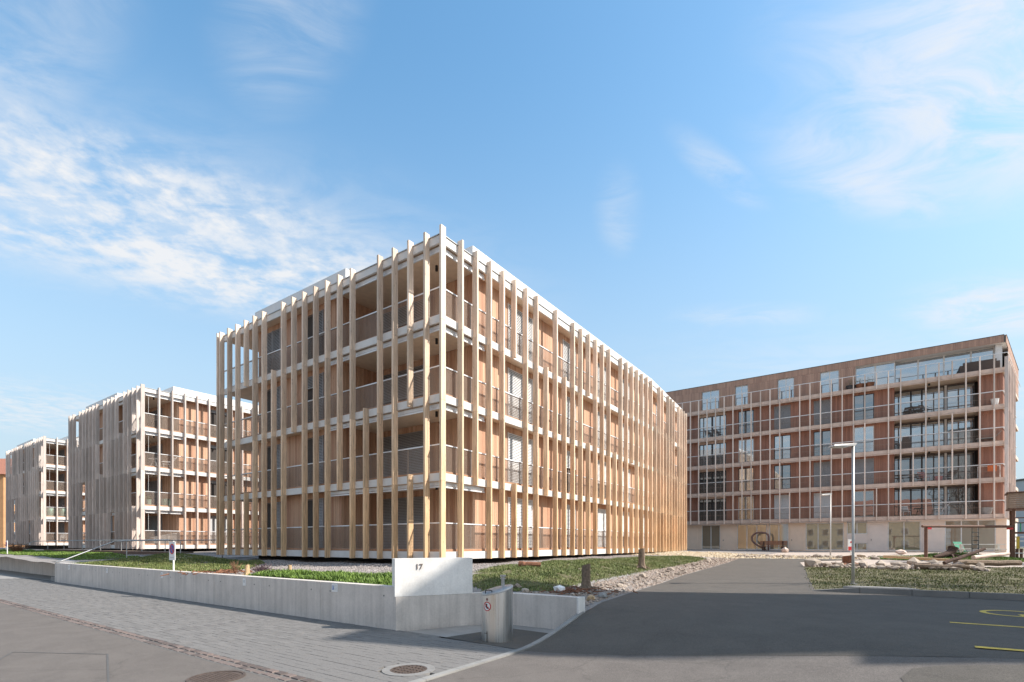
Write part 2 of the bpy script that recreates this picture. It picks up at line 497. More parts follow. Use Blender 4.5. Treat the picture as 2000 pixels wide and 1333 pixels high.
# ------------------------------------------------------------------ mesh helpers
class MB:
    def __init__(s):
        s.v = []; s.f = []; s.m = []; s.t = []

    def poly(s, pts, mi=0, tint=0.5):
        b = len(s.v); s.v.extend(pts); s.f.append(tuple(range(b, b + len(pts)))); s.m.append(mi); s.t.append(tint)

    def hexa(s, p, mi=0, tint=0.5, skip=()):
        """p: 8 points, bottom ring 0-3 (ccw from above) then top ring 4-7"""
        b = len(s.v); s.v.extend(p)
        fs = [(3, 2, 1, 0), (4, 5, 6, 7), (0, 1, 5, 4), (1, 2, 6, 5), (2, 3, 7, 6), (3, 0, 4, 7)]
        for i, f in enumerate(fs):
            if i in skip: continue
            s.f.append(tuple(b + k for k in f)); s.m.append(mi); s.t.append(tint)

    def box(s, x0, x1, y0, y1, z0, z1, mi=0, tint=0.5, skip=()):
        s.hexa([(x0, y0, z0), (x1, y0, z0), (x1, y1, z0), (x0, y1, z0), (x0, y0, z1), (x1, y0, z1), (x1, y1, z1), (x0, y1, z1)], mi, tint, skip)

    def obox(s, c, u, v, hu, hv, z0, z1, mi=0, tint=0.5):
        """upright box with horizontal axes u, v about centre c"""
        c = Vector((c[0], c[1])); u = Vector(u) * hu; v = Vector(v) * hv
        ring = [c - u - v, c + u - v, c + u + v, c - u + v]
        s.hexa([(q.x, q.y, z0) for q in ring] + [(q.x, q.y, z1) for q in ring], mi, tint)

    def prism(s, pts, z0, z1, mi=0, mtop=None, mbot=None, tint=0.5):
        """pts ccw"""
        b = len(s.v); n = len(pts)
        s.v.extend([(p[0], p[1], z0) for p in pts]); s.v.extend([(p[0], p[1], z1) for p in pts])
        s.f.append(tuple(b + n + i for i in range(n))); s.m.append(mi if mtop is None else mtop); s.t.append(tint)
        s.f.append(tuple(b + n - 1 - i for i in range(n))); s.m.append(mi if mbot is None else mbot); s.t.append(tint)
        for i in range(n):
            j = (i + 1) % n
            s.f.append((b + i, b + j, b + n + j, b + n + i)); s.m.append(mi); s.t.append(tint)

    def tube(s, pts, r, n=8, mi=0, r2=None, cap=True, tint=0.5):
        pts = [Vector(p) for p in pts]; b = len(s.v); m = len(pts)
        up = Vector((0, 0, 1)); prev = None
        for i, p in enumerate(pts):
            d = (pts[min(i + 1, m - 1)] - pts[max(i - 1, 0)]).normalized()
            if prev is None:
                a = d.cross(up)
                if a.length < 1e-3: a = d.cross(Vector((1, 0, 0)))
            else:
                a = prev - d * prev.dot(d)
            a.normalize(); prev = a; c = d.cross(a)
            rr = r if r2 is None else r + (r2 - r) * i / (m - 1)
            if callable(r): rr = r(i / (m - 1))
            for k in range(n):
                t = 2 * math.pi * k / n
                q = p + (a * math.cos(t) + c * math.sin(t)) * rr
                s.v.append((q.x, q.y, q.z))
        for i in range(m - 1):
            for k in range(n):
                k2 = (k + 1) % n
                s.f.append((b + i * n + k, b + (i + 1) * n + k, b + (i + 1) * n + k2, b + i * n + k2)); s.m.append(mi); s.t.append(tint)
        if cap:
            s.f.append(tuple(b + k for k in range(n))); s.m.append(mi); s.t.append(tint)
            s.f.append(tuple(b + (m - 1) * n + n - 1 - k for k in range(n))); s.m.append(mi); s.t.append(tint)

    def disc(s, c, nrm, r, thick, n=24, mi=0, ri=0.0):
        """short cylinder (or ring when ri) whose front faces nrm"""
        c = Vector(c); w = Vector(nrm).normalized()
        a = w.cross(Vector((0, 0, 1)))
        if a.length < 1e-3: a = Vector((1, 0, 0))
        a.normalize(); e = w.cross(a)
        b = len(s.v)
        rad = [r] if ri == 0 else [r, ri]
        for rr in rad:
            for off in (0.0, thick):
                for k in range(n):
                    t = 2 * math.pi * k / n
                    q = c + w * off + (a * math.cos(t) + e * math.sin(t)) * rr
                    s.v.append((q.x, q.y, q.z))
        F = lambda *i: (s.f.append(tuple(b + x for x in i)), s.m.append(mi), s.t.append(0.5))
        for k in range(n):
            k2 = (k + 1) % n
            F(k, k2, n + k2, n + k)
            if ri:
                F(n + k, n + k2, 3 * n + k2, 3 * n + k); F(2 * n + k2, 2 * n + k, 3 * n + k, 3 * n + k2); F(k2, k, 2 * n + k, 2 * n + k2)
        if not ri:
            F(*[n + k for k in range(n)]); F(*[n - 1 - k for k in range(n)])

    def mesh(s, name, mats, smooth=False, tint=False):
        me = bpy.data.meshes.new(name)
        me.from_pydata(s.v, [], s.f)
        for m in mats: me.materials.append(MATS[m])
        if len(mats) > 1: me.polygons.foreach_set('material_index', s.m)
        if tint:
            at = me.attributes.new('tint', 'FLOAT', 'FACE'); at.data.foreach_set('value', s.t)
        if smooth: me.polygons.foreach_set('use_smooth', [True] * len(s.f))
        me.update()
        return me


def put(name, me, parent=None, loc=(0, 0, 0), rz=0.0, kind=None, scale=None):
    o = bpy.data.objects.new(name, me); COL.objects.link(o)
    if parent: o.parent = parent
    o.location = loc; o.rotation_euler = (0, 0, rz)
    if scale: o.scale = scale
    if kind: o['kind'] = kind
    return o


def obj(name, mb, mats, parent=None, smooth=False, tint=False, loc=(0, 0, 0), rz=0.0, kind=None):
    if isinstance(mats, str): mats = [mats]
    return put(name, mb.mesh(name, mats, smooth, tint), parent, loc, rz, kind)


def tag(o, label, cat, group=None):
    o['label'] = label; o['category'] = cat
    if group: o['group'] = group
    return o


def thing(name, label, cat, loc=(0, 0, 0), rz=0.0, group=None):
    o = bpy.data.objects.new(name, None); COL.objects.link(o)
    o.empty_display_size = 0.3
    o.location = loc; o.rotation_euler = (0, 0, rz)
    return tag(o, label, cat, group)


def copy_tree(o, parent=None, kids=None):
    if kids is None:
        kids = {}
        for q in bpy.data.objects:
            if q.parent: kids.setdefault(q.parent.name, []).append(q)
    c = o.copy(); COL.objects.link(c)
    c.parent = parent
    for ch in kids.get(o.name, []): copy_tree(ch, c, kids)
    return c


def ball(r, sub=2, seed=0, amp=0.25, sq=(1, 1, 1), freq=1.3):
    bm = bmesh.new(); bmesh.ops.create_icosphere(bm, subdivisions=sub, radius=1.0)
    for v in bm.verts:
        n = mnoise.noise(v.co * freq + Vector((seed * 3.7, seed * 1.3, seed)))
        n2 = mnoise.noise(v.co * freq * 2.7 + Vector((seed, 5, seed * 2)))
        v.co *= 1 + amp * n + amp * 0.4 * n2
        v.co = Vector((v.co.x * sq[0], v.co.y * sq[1], v.co.z * sq[2])) * r
    me = bpy.data.meshes.new('stone'); bm.to_mesh(me); bm.free()
    return me


# ------------------------------------------------------------------ terrain
def S(t):
    t = np.clip(t, 0, 1); return t * t * (3 - 2 * t)


def zr(u, v):
    u = np.asarray(u, float); v = np.asarray(v, float)
    v0 = 6.6 - 0.28 * (np.clip(u, -4.7, 4.0) + 4.7)
    z = 0.47 * S((v - v0) / 3.4)
    z = z + np.interp(v, [10, 15, 22, 28, 36, 54, 80], [0, .03, .18, .33, .43, .55, .6])
    hump = 0.30 * np.exp(-((u - 3.4) / 2.0) ** 2 - ((v - 34.6) / 1.5) ** 2)
    return z + hump


def ue(v): return np.interp(v, [6, 8.75, 13, 18.5, 27, 32], [-4.55, -4.6, -5.0, -5.5, -5.8, -6.2])


def zl(u, v):
    u = np.asarray(u, float); v = np.asarray(v, float)
    base = np.interp(v, [7, 13, 20, 40, 60], [.80, .87, .92, 1.02, 1.1])
    base = base - 0.22 * S((u + 10.5) / 3) * (1 - S((v - 9) / 4))
    base = base + 0.16 * S((-30 - u) / 10)
    base = base + 0.40 * np.exp(-((u + 25.2) / 2.7) ** 2 - ((v - 9.8) / 1.5) ** 2)
    base = base + 0.10 * np.exp(-((u + 9.0) / 2.4) ** 2 - ((v - 16) / 5.0) ** 2) * S((v - 10) / 3)
    base = base + 0.04 * np.sin(u * 1.3 + v * .7) * np.sin(v * 1.1 - u * .4) * S((-6 - u) / 3)
    w = S((ue(v) - u) / 3.6)
    return zr(u, v) * (1 - w) + base * w


def sheet(name, poly, step, zf, mat, off=0.0, kind='structure', parent=None):
    bm = bmesh.new()
    vs_ = [bm.verts.new((p[0], p[1], 0)) for p in poly]
    bm.faces.new(vs_)
    xs = [p[0] for p in poly]; ys = [p[1] for p in poly]
    if step:
        for ax, lo, hi in ((0, min(xs), max(xs)), (1, min(ys), max(ys))):
            cuts = []
            c = math.floor(lo / step) * step
            while c < hi:
                if c > lo + 1e-4: cuts.append(c)
                c += step
            if len(cuts) > 160:
                cuts = [q for q in cuts if -45 < q < 70]
            for q in cuts:
                no = (1, 0, 0) if ax == 0 else (0, 1, 0)
                co = (q, 0, 0) if ax == 0 else (0, q, 0)
                bmesh.ops.bisect_plane(bm, geom=bm.verts[:] + bm.edges[:] + bm.faces[:], plane_co=co, plane_no=no, dist=1e-5)
    bmesh.ops.triangulate(bm, faces=[f for f in bm.faces if len(f.verts) > 4])
    co = np.array([v.co[:] for v in bm.verts])
    z = zf(co[:, 0], co[:, 1]) + off
    for v, q in zip(bm.verts, z): v.co.z = q
    bmesh.ops.recalc_face_normals(bm, faces=bm.faces)
    if sum(f.normal.z for f in bm.faces) < 0: bmesh.ops.reverse_faces(bm, faces=bm.faces)
    me = bpy.data.meshes.new(name); bm.to_mesh(me); bm.free()
    me.materials.append(MATS[mat])
    me.polygons.foreach_set('use_smooth', [True] * len(me.polygons))
    return put(name, me, parent, kind=kind)


def inside(poly, x, y):
    r = np.zeros(len(x), bool); n = len(poly)
    for i in range(n):
        x0, y0 = poly[i]; x1, y1 = poly[(i + 1) % n]
        c = ((y0 > y) != (y1 > y))
        with np.errstate(divide='ignore', invalid='ignore'):
            xi = (x1 - x0) * (y - y0) / (y1 - y0 + 1e-12) + x0
        r ^= c & (x < xi)
    return r


def scatter(poly, n, dens=None):
    xs = [p[0] for p in poly]; ys = [p[1] for p in poly]
    x = rng.uniform(min(xs), max(xs), n * 4); y = rng.uniform(min(ys), max(ys), n * 4)
    k = inside(poly, x, y)
    if dens is not None:
        k &= rng.uniform(0, 1, len(x)) < dens(x, y)
    return x[k][:n], y[k][:n]


def vnoise(x, y, f, seed=0.0):
    return np.array([mnoise.noise(Vector((a * f + seed, b * f - seed, seed))) for a, b in zip(x, y)])


def arr_mesh(name, verts, nper, mat, tint, tri=True):
    """many faces of nper verts each"""
    nf = len(verts) // nper
    me = bpy.data.meshes.new(name)
    me.vertices.add(len(verts)); me.vertices.foreach_set('co', verts.ravel())
    me.loops.add(len(verts)); me.loops.foreach_set('vertex_index', np.arange(len(verts), dtype=np.int32))
    me.polygons.add(nf)
    me.polygons.foreach_set('loop_start', np.arange(0, len(verts), nper, dtype=np.int32))
    at = me.attributes.new('tint', 'FLOAT', 'FACE'); at.data.foreach_set('value', np.asarray(tint, np.float32))
    me.materials.append(MATS[mat])
    me.update(calc_edges=True)
    return me


def grass(name, poly, n, zf, mat, h=(0.03, 0.09), w=0.012, dens=None, patch=0.8, lean=0.6, fray=0.0):
    x, y = scatter(poly, n, dens)
    if fray:
        x = x + rng.normal(0, fray, len(x)); y = y + rng.normal(0, fray, len(y))
    keep = vnoise(x, y, 1.9, 21.0) + 0.25 * rng.random(len(x)) > -0.28
    x, y = x[keep], y[keep]
    n = len(x); z = zf(x, y)
    hh = rng.uniform(h[0], h[1], n) * (0.7 + 0.5 * rng.random(n))
    pn = vnoise(x, y, patch, 3.0)
    hh *= np.clip(1 + 1.0 * pn, 0.35, 1.8)
    a = rng.uniform(0, 2 * np.pi, n); ln = rng.uniform(0, lean, n) * hh
    dx, dy = np.cos(a), np.sin(a)
    ww = w * rng.uniform(.6, 1.4, n)
    V = np.zeros((n, 3, 3))
    V[:, 0] = np.stack([x - dy * ww, y + dx * ww, z - 0.005], 1)
    V[:, 1] = np.stack([x + dy * ww, y - dx * ww, z - 0.005], 1)
    V[:, 2] = np.stack([x + dx * ln, y + dy * ln, z + hh], 1)
    tint = np.clip(0.45 + 0.55 * vnoise(x, y, patch * 1.7, 9.0) + rng.normal(0, .2, n), 0, 1)
    return put(name, arr_mesh(name, V.reshape(-1, 3), 3, mat, tint), kind='stuff')


OCT = np.array([(1, 0, 0), (0, 1, 0), (-1, 0, 0), (0, -1, 0), (0, 0, 1)], float)
OCTF = [(0, 1, 4), (1, 2, 4), (2, 3, 4), (3, 0, 4)]


def gravel(name, poly, n, zf, mat, r=(0.02, 0.05), dens=None, extra=None):
    x, y = scatter(poly, n, dens); n = len(x); z = zf(x, y)
    rr = rng.uniform(r[0], r[1], n) * rng.uniform(.7, 1.3, n)
    a = rng.uniform(0, 2 * np.pi, n)
    P = OCT[None] * rng.uniform(.6, 1.25, (n, 5, 1)) * rr[:, None, None]
    P[:, :, 2] *= rng.uniform(.5, .95, (n, 1))
    P[:, 4, 0] += rng.normal(0, .35, n) * rr; P[:, 4, 1] += rng.normal(0, .35, n) * rr
    c, s_ = np.cos(a)[:, None], np.sin(a)[:, None]
    X = P[:, :, 0] * c - P[:, :, 1] * s_ + x[:, None]; Y = P[:, :, 0] * s_ + P[:, :, 1] * c + y[:, None]
    Z = P[:, :, 2] + z[:, None] - 0.004
    V = np.stack([X, Y, Z], 2)
    F = np.concatenate([V[:, f] for f in OCTF], 1).reshape(-1, 3)
    t = np.repeat(rng.random(n), 4)
    return put(name, arr_mesh(name, F, 3, mat, t), kind='stuff')


# ------------------------------------------------------------------ the ground
def flat(z): return lambda u, v: np.full(np.shape(u), z)


sheet('terrain', [(-3000, -3000), (3000, -3000), (3000, 3000), (-3000, 3000)], 0, flat(-0.6), 'far_ground')
sheet('far_field', [(-400, 58), (400, 58), (400, 900), (-400, 900)], 0, flat(0.98), 'far_ground')
sheet('street', [(-150, -60), (80, -60), (80, 8.6), (6, 8.6), (1.4, 7.8), (-4.50, 6.72), (-4.50, 3.6), (-150, 3.6)], 1.0, zr, 'asphalt_old')
DRIVE = [(-4.50, 6.72), (1.4, 7.8), (6, 8.6), (80, 8.6), (80, 14.96), (-1.2, 14.96), (-1.25, 15.6), (-1.7, 19), (-2.4, 25), (-2.9, 28.4), (-2.4, 30.2), (-1.2, 31.6), (-0.2, 32.2), (-2.4, 32.9), (-4.6, 33.0),
         (-6.4, 32.4), (-6.2, 31), (-5.8, 27), (-5.5, 18.5), (-5.0, 13), (-4.55, 9.1)]
sheet('driveway', DRIVE, 0.8, zr, 'asphalt_new', 0.002)
sheet('painted_shadow', [(0.32, 6.6), (0.25, 6.95), (0.36, 7.22), (0.62, 7.36), (1.3, 7.55), (5, 8.15), (14, 8.2), (14, 4.0), (0.9, 4.0)], 0.6, zr, 'asphalt_new', 0.007)  # cast shadow on the road, painted as a sheet of the darker asphalt
sheet('pavement_bed', [(-34, 3.58), (-4.50, 3.58), (-4.50, 6.98), (-34, 6.98)], 0, flat(-0.022), 'joint_sand')
sheet('pavement', [(-150, 3.68), (-34, 3.68), (-34, 8.6), (-150, 8.6)], 0, flat(0.004), 'concrete_path')
sheet('stair_landing', [(-34, 6.97), (-29.58, 6.97), (-29.58, 8.3), (-34, 8.3)], 0, flat(0.002), 'concrete_path')
sheet('entrance_slab', [(-7.4, 6.90), (-4.62, 6.90), (-4.62, 8.8), (-6.2, 8.8), (-6.9, 8.1)], 0, flat(0.002), 'concrete_path')
sheet('bank', [(-150, 7.06), (-7.66, 7.0), (-7.02, 8.2), (-6.85, 8.5), (-6.6, 8.72), (-6.1, 8.87), (-4.58, 8.87), (-5.0, 13), (-5.5, 18.5), (-5.8, 27), (-6.2, 32), (-6.2, 60), (-150, 60)], 1.0, zl, 'soil_gravel', -0.012)
sheet('forecourt', [(-6.6, 31.0), (-6.0, 29), (-4.2, 26), (-4.0, 15.1), (90, 15.1), (90, 60), (-34, 60), (-34, 41), (-6.6, 41)], 1.2, zr, 'forecourt_grit', -0.02)

LAWN_R = [(-1.22, 15.12), (34, 15.12), (34, 28.6), (9, 28.4), (3.2, 27.0), (1.6, 24.9), (-2.32, 24.6), (-1.68, 19), (-1.25, 15.6)]
sheet('lawn', LAWN_R, 1.0, zr, 'soil_dull', -0.002)
sheet('garden_path', [(2.6, 29.4), (34, 29.9), (34, 31.8), (2.2, 31.6), (0.4, 30.4)], 1.0, zr, 'asphalt_path', 0.006)
MOUND_R = [(-0.2, 33.6), (1.2, 32.4), (4.0, 32.2), (6.3, 32.6), (7.0, 34.4), (6.4, 36.6), (3.5, 37.2), (0.6, 36.2)]
sheet('mound', MOUND_R, 0.6, zr, 'soil_grass', 0.004)
VERGE = [(-7.4, 9.4), (-6.3, 10.6), (-6.6, 14), (-6.9, 18.5), (-7.0, 24), (-7.3, 28.8), (-9.0, 30.4), (-10.6, 29.5), (-10.6, 20), (-10.3, 14.5), (-9.9, 12.3), (-8.6, 10.2)]
sheet('verge_lawn', VERGE, 0.8, zl, 'soil_grass', 0.004)
COVER = [(-14.0, 7.24), (-7.85, 7.24), (-7.3, 8.3), (-8.6, 9.9), (-10.5, 9.4), (-13.4, 8.8)]
sheet('planting_bed', COVER, 0.8, zl, 'soil_grass', 0.004)
MOUND_L = [(-29.3, 7.24), (-16.6, 7.24), (-18.2, 9.6), (-20.5, 11.4), (-23, 12.6), (-27, 12.6), (-29.3, 10.5)]
sheet('grass_mound', MOUND_L, 0.6, zl, 'soil_grass', 0.004)
LAWN_L = [(-75, 8.5), (-33.4, 8.5), (-33.4, 11.5), (-45, 13.0), (-75, 13.5)]
sheet('left_lawn', LAWN_L, 1.2, zl, 'soil_grass', 0.012)
sheet('entrance_path', [(-32.6, 7.3), (-29.6, 7.3), (-29.6, 34), (-32.6, 34)], 0.8, zl, 'concrete_path', 0.02)

grass('lawn_grass', LAWN_R[:2] + LAWN_R[2:], 95000, zr, 'blade_dull', (0.018, 0.05), 0.012,
      lambda x, y: np.where(x < 16, 1.0, 0.15), 0.7, 0.9, 0.05)
grass('mound_grass', MOUND_R, 12000, zr, 'blade_bright', (0.04, 0.10), 0.02)
grass('verge_grass', VERGE, 85000, zl, 'blade_green', (0.02, 0.065), 0.012, None, 0.9, 1.1, 0.11)
grass('ground_cover', COVER, 26000, zl, 'blade_bright', (0.05, 0.13), 0.028, None, 1.1, 1.1)
grass('mound_tufts', MOUND_L, 60000, zl, 'blade_green', (0.03, 0.085), 0.018, None, 0.9, 0.9)
grass('left_grass', LAWN_L, 26000, lambda u, v: zl(u, v) + 0.012, 'blade_bright', (0.04, 0.09), 0.03)
gravel('building_gravel', [(-29, 9.0), (-14.2, 8.9), (-10.6, 9.6), (-9.6, 11.6), (-10.4, 13.5), (-10.6, 30), (-12.6, 32), (-13.5, 14.4), (-29, 14.4)], 26000, zl, 'gravel_grey', (0.018, 0.042))
gravel('verge_gravel', [(-7.6, 8.9), (-4.72, 8.95), (-5.05, 13), (-5.55, 18.5), (-5.85, 27), (-6.2, 31.5), (-7.4, 30), (-7.0, 24), (-6.8, 18.5), (-6.4, 14), (-6.1, 10.6)], 9000, zl, 'gravel_brown', (0.015, 0.045))
gravel('yellow_gravel', [(-13, 31.0), (-9.0, 30.6), (-6.2, 31.8), (-1.0, 32.9), (1.0, 34.5), (-1.5, 36.5), (-8, 39.5), (-14, 43), (-14, 33)], 15000,
       lambda u, v: np.where(u < -6.4, zl(u, v), zr(u, v)) + 0.0, 'gravel_yellow', (0.03, 0.085))

# pavers: 0.24 x 0.12 m in running bond; darker ones mark the parking bays
paver_me = MB(); paver_me.box(-.1175, .1175, -.0575, .0575, -.03, 0.004, skip=(0,))
pav_a = paver_me.mesh('paver', ['paver'], tint=True)
pav_b = paver_me.mesh('paver', ['paver_dark'])
PL, PW = 0.24, 0.12
rest_mb = MB(); dark_mb = MB(); near = []
nrow = 26
for j in range(nrow):
    v = 3.80 + PW * (j + .5)
    for i in range(int((34 - 4.66) / PL)):
        u = -4.66 - PL * (i + .5) - (PL / 2 if j % 2 else 0)
        if u < -33.9 or ((u + 5.1) ** 2 + (v - 4.83) ** 2) < 0.33 ** 2 or (u > -6.4 and v > 6.82): continue
        if (-6.0 < u < -4.4 and v > 6.80): continue
        dk = any(abs(u - a) < PL * .5 for a in (-7.3, -11.2, -15.4, -19.9, -24.5)) and 4.1 < v < 6.1 and j % 2 == 0
        zz = random.uniform(-.0025, .0025)
        d = u * u + v * v
        near.append((d, u, v, zz, dk))
near.sort()
pavement = bpy.data.objects.new('paved_strip', None); COL.objects.link(pavement); pavement['kind'] = 'structure'
for k, (d, u, v, zz, dk) in enumerate(near):
    if k < 296:
        put('paver', pav_b if dk else pav_a, pavement, (u, v, zz))
    else:
        (dark_mb if dk else rest_mb).box(u - .1175, u + .1175, v - .0575, v + .0575, -.03, .004 + zz, 0, random.random(), skip=(0,))
for j in range(1, nrow, 2):
    v = 3.80 + PW * (j + .5)
    if v < 6.8: rest_mb.box(-4.66 - .117, -4.62, v - .0575, v + .0575, -.03, .004, 0, random.random(), skip=(0,))
for j in range(0, nrow, 2):
    v = 3.80 + PW * (j + .5)
    if v < 6.8: rest_mb.box(-4.655, -4.62, v - .0575, v + .0575, -.03, .004, 0, random.random(), skip=(0,))
obj('paver_field', rest_mb, 'paver', pavement, tint=True, kind='stuff')
obj('dark_paver_rows', dark_mb, 'paver_dark', pavement, kind='stuff')

# sett strip between the road and the pavers
strip = bpy.data.objects.new('sett_strip', None); COL.objects.link(strip); strip['kind'] = 'structure'
sett_m = []
for k in range(6):
    b = MB()
    L_, W_ = random.uniform(.16, .19) / 2, random.uniform(.116, .126) / 2
    j = lambda: random.uniform(-.006, .006)
    b.hexa([(-L_ + j(), -W_ + j(), -.03), (L_ + j(), -W_ + j(), -.03), (L_ + j(), W_ + j(), -.03), (-L_ + j(), W_ + j(), -.03),
            (-L_ + .012 + j(), -W_ + .012 + j(), .012), (L_ - .012 + j(), -W_ + .012 + j(), .012), (L_ - .012 + j(), W_ - .012 + j(), .012), (-L_ + .012 + j(), W_ - .012 + j(), .012)], 0, random.random(), skip=(0,))
    sett_m.append(b.mesh('sett', ['sett'], tint=True))
n_s = 0
for i in range(150):
    u = -4.62 - .2 * (i + .5)
    put('sett', sett_m[random.randrange(6)], strip, (u + .1, 3.605 + random.uniform(-.006, .006), random.uniform(-.008, -.002)), random.choice((0, math.pi)))
    put('sett', sett_m[random.randrange(6)], strip, (u, 3.73 + random.uniform(-.008, .008), random.uniform(-.004, .004)), random.choice((0, math.pi)) + random.uniform(-.03, .03))

sheet('street_edge', [(-60, 3.52), (-4.50, 3.52), (-4.50, 3.81), (-60, 3.81)], 0, flat(0.001), 'joint_sand')
# kerb between pavers and driveway, level with the pavers
b = MB()
pts = [(-4.56, 3.3), (-4.56, 5.2), (-4.56, 6.8), (-4.56, 7.6), (-4.57, 8.2), (-4.60, 8.9)]
for (u0, v0), (u1, v1) in zip(pts[:-1], pts[1:]):
    n_ = 3
    for q in range(n_):
        a, c_ = q / n_, (q + 1) / n_
        ua, va, ub, vb = u0 + (u1 - u0) * a, v0 + (v1 - v0) * a, u0 + (u1 - u0) * c_, v0 + (v1 - v0) * c_ - .006
        za, zb = float(zr(ua + .1, va)) + .022, float(zr(ub + .1, vb)) + .022
        b.hexa([(ua - .05, va, -.1), (ua + .05, va, -.1), (ub + .05, vb, -.1), (ub - .05, vb, -.1), (ua - .05, va, za), (ua + .05, va, za), (ub + .05, vb, zb), (ub - .05, vb, zb)])
obj('driveway_kerb', b, 'concrete_kerb', kind='structure')

# granite kerb along the lawn, stone by stone
kerb = bpy.data.objects.new('lawn_kerb', None); COL.objects.link(kerb); kerb['kind'] = 'structure'
b = MB(); b.hexa([(0, -.14, -.1), (.99, -.14, -.1), (.99, .02, -.1), (0, .02, -.1), (0, -.11, .13), (.99, -.11, .13), (.99, .02, .13), (0, .02, .13)])
kst = b.mesh('kerb_stone', ['granite_kerb'])
b = MB(); b.hexa([(0, -.12, -.1), (.99, -.14, -.1), (.99, .02, -.1), (0, .02, -.1), (0, -.10, .01), (.99, -.11, .13), (.99, .02, .13), (0, .02, .02)])
kst0 = b.mesh('kerb_stone', ['granite_kerb'])
for i in range(24):
    put('kerb_stone', kst0 if i == 0 else kst, kerb, (-1.25 + i, 15.1, float(zr(-1.25 + i, 15.0))))
b = MB(); b.prism([(-.6, 15.13), (.9, 15.13), (.7, 15.45), (-.4, 15.45)], .3, float(zr(0, 15.2)) + .14)
obj('lamp_footing', b, 'concrete_path', kind='structure')

# ------------------------------------------------------------------ painted markings
def stripe(mb, p0, p1, w, off=0.006, n=8):
    p0 = Vector(p0); p1 = Vector(p1); d = (p1 - p0); nrm = Vector((-d.y, d.x)).normalized() * w / 2
    for i in range(n):
        a = p0 + d * (i / n); c = p0 + d * ((i + 1) / n)
        q = [a - nrm, c - nrm, c + nrm, a + nrm]
        mb.poly([(k.x, k.y, float(zr(k.x, k.y)) + off) for k in q])


marks = bpy.data.objects.new('parking_markings', None); COL.objects.link(marks); marks['kind'] = 'structure'
for v, u0 in ((10.42, 0.98), (8.18, 1.0)):
    b = MB(); stripe(b, (u0, v), (6.0, v), .10); obj('bay_line', b, 'paint_yellow', marks)
# wheelchair symbol, lying towards the bay (head away from the kerb line)
b = MB()
cu, cv = 2.02, 12.25
def arc(c, r, a0, a1, w, n=20):
    for i in range(n):
        a, d = a0 + (a1 - a0) * i / n, a0 + (a1 - a0) * (i + 1) / n
        q = [(c[0] + (r - w / 2) * math.cos(a), c[1] + (r - w / 2) * math.sin(a)), (c[0] + (r + w / 2) * math.cos(a), c[1] + (r + w / 2) * math.sin(a)),
             (c[0] + (r + w / 2) * math.cos(d), c[1] + (r + w / 2) * math.sin(d)), (c[0] + (r - w / 2) * math.cos(d), c[1] + (r - w / 2) * math.sin(d))]
        b.poly([(k[0], k[1], float(zr(*k)) + .006) for k in q])
arc((cu, cv), .42, R(45), R(330), .09)
stripe(b, (cu + .05, cv - .12), (cu + .9, cv + .02), .09, n=3)
stripe(b, (cu + .05, cv - .12), (cu + .08, cv - .55), .09, n=3)
stripe(b, (cu + .35, cv + .0), (cu + .45, cv + .38), .08, n=3)
arc((cu + 1.15, cv + .05), .08, 0, 2 * math.pi, .14, 12)
obj('wheelchair_symbol', b, 'paint_yellow', marks)
b = MB()
for i in range(3):
    a = [(-10.7, 1.5), (-8.55, 2.92), (-6.7, 1.62), (-8.3, .55)]
for p, q in (((-11.0, 2.05), (-9.6, 2.85)), ((-9.6, 2.85), (-7.2, 2.15)), ((-11.0, 2.05), (-8.4, .9)), ((-8.4, .9), (-7.2, 2.15))):
    p, q = Vector(p), Vector(q); nn = Vector((-(q - p).y, (q - p).x)).normalized() * .012
    b.poly([(k.x, k.y, .004) for k in (p - nn, q - nn, q + nn, p + nn)])
obj('trench_seam', b, 'roof_dark', kind='structure')

# ------------------------------------------------------------------ covers in the ground
def manhole(u, v, r, label, grate):
    t = thing('manhole_cover', label, 'manhole', (u, v, .001))
    b = MB(); b.disc((0, 0, -.03), (0, 0, 1), r * (1.14 if grate else 1), .040, 40, 0, r * (.80 if grate else .90)); obj('rim', b, 'rim_grey' if grate else 'cast_iron', t)
    ri = r * (.79 if grate else .89)
    if grate:
        b = MB(); b.disc((0, 0, -.035), (0, 0, 1), ri, .02, 32); obj('pit', b, 'iron_pit', t)
        b = MB(); b.disc((0, 0, -.02), (0, 0, 1), ri, .028, 32, 0, ri * .9)
        k = -ri * .85
        while k < ri * .86:
            h = math.sqrt(max(ri * ri * .92 - k * k, 0))
            b.box(k - .014, k + .014, -h, h, -.012, .006)
            k += .062
        for q in (-.16, -.06, .04, .14):
            h = math.sqrt(ri * ri * .9 - q * q); b.box(-h, h, q - .012, q + .012, -.010, .008)
        obj('grate', b, 'cast_iron', t)
    else:
        b = MB(); b.disc((0, 0, -.03), (0, 0, 1), ri, .033, 40)
        for i in range(-6, 7):
            for j in range(-6, 7):
                x, y = i * .045, j * .045
                if x * x + y * y < (ri * .9) ** 2: b.box(x - .014, x + .014, y - .014, y + .014, 0, .008)
        obj('lid', b, 'cast_iron', t)


manhole(-6.8, 3.15, .33, 'round solid rusty manhole cover in the road asphalt', False)
manhole(-5.1, 4.83, .31, 'round drain grate with pale rim among the grey pavers', True)

# ------------------------------------------------------------------ apartment buildings with timber fins
ST = 2.85


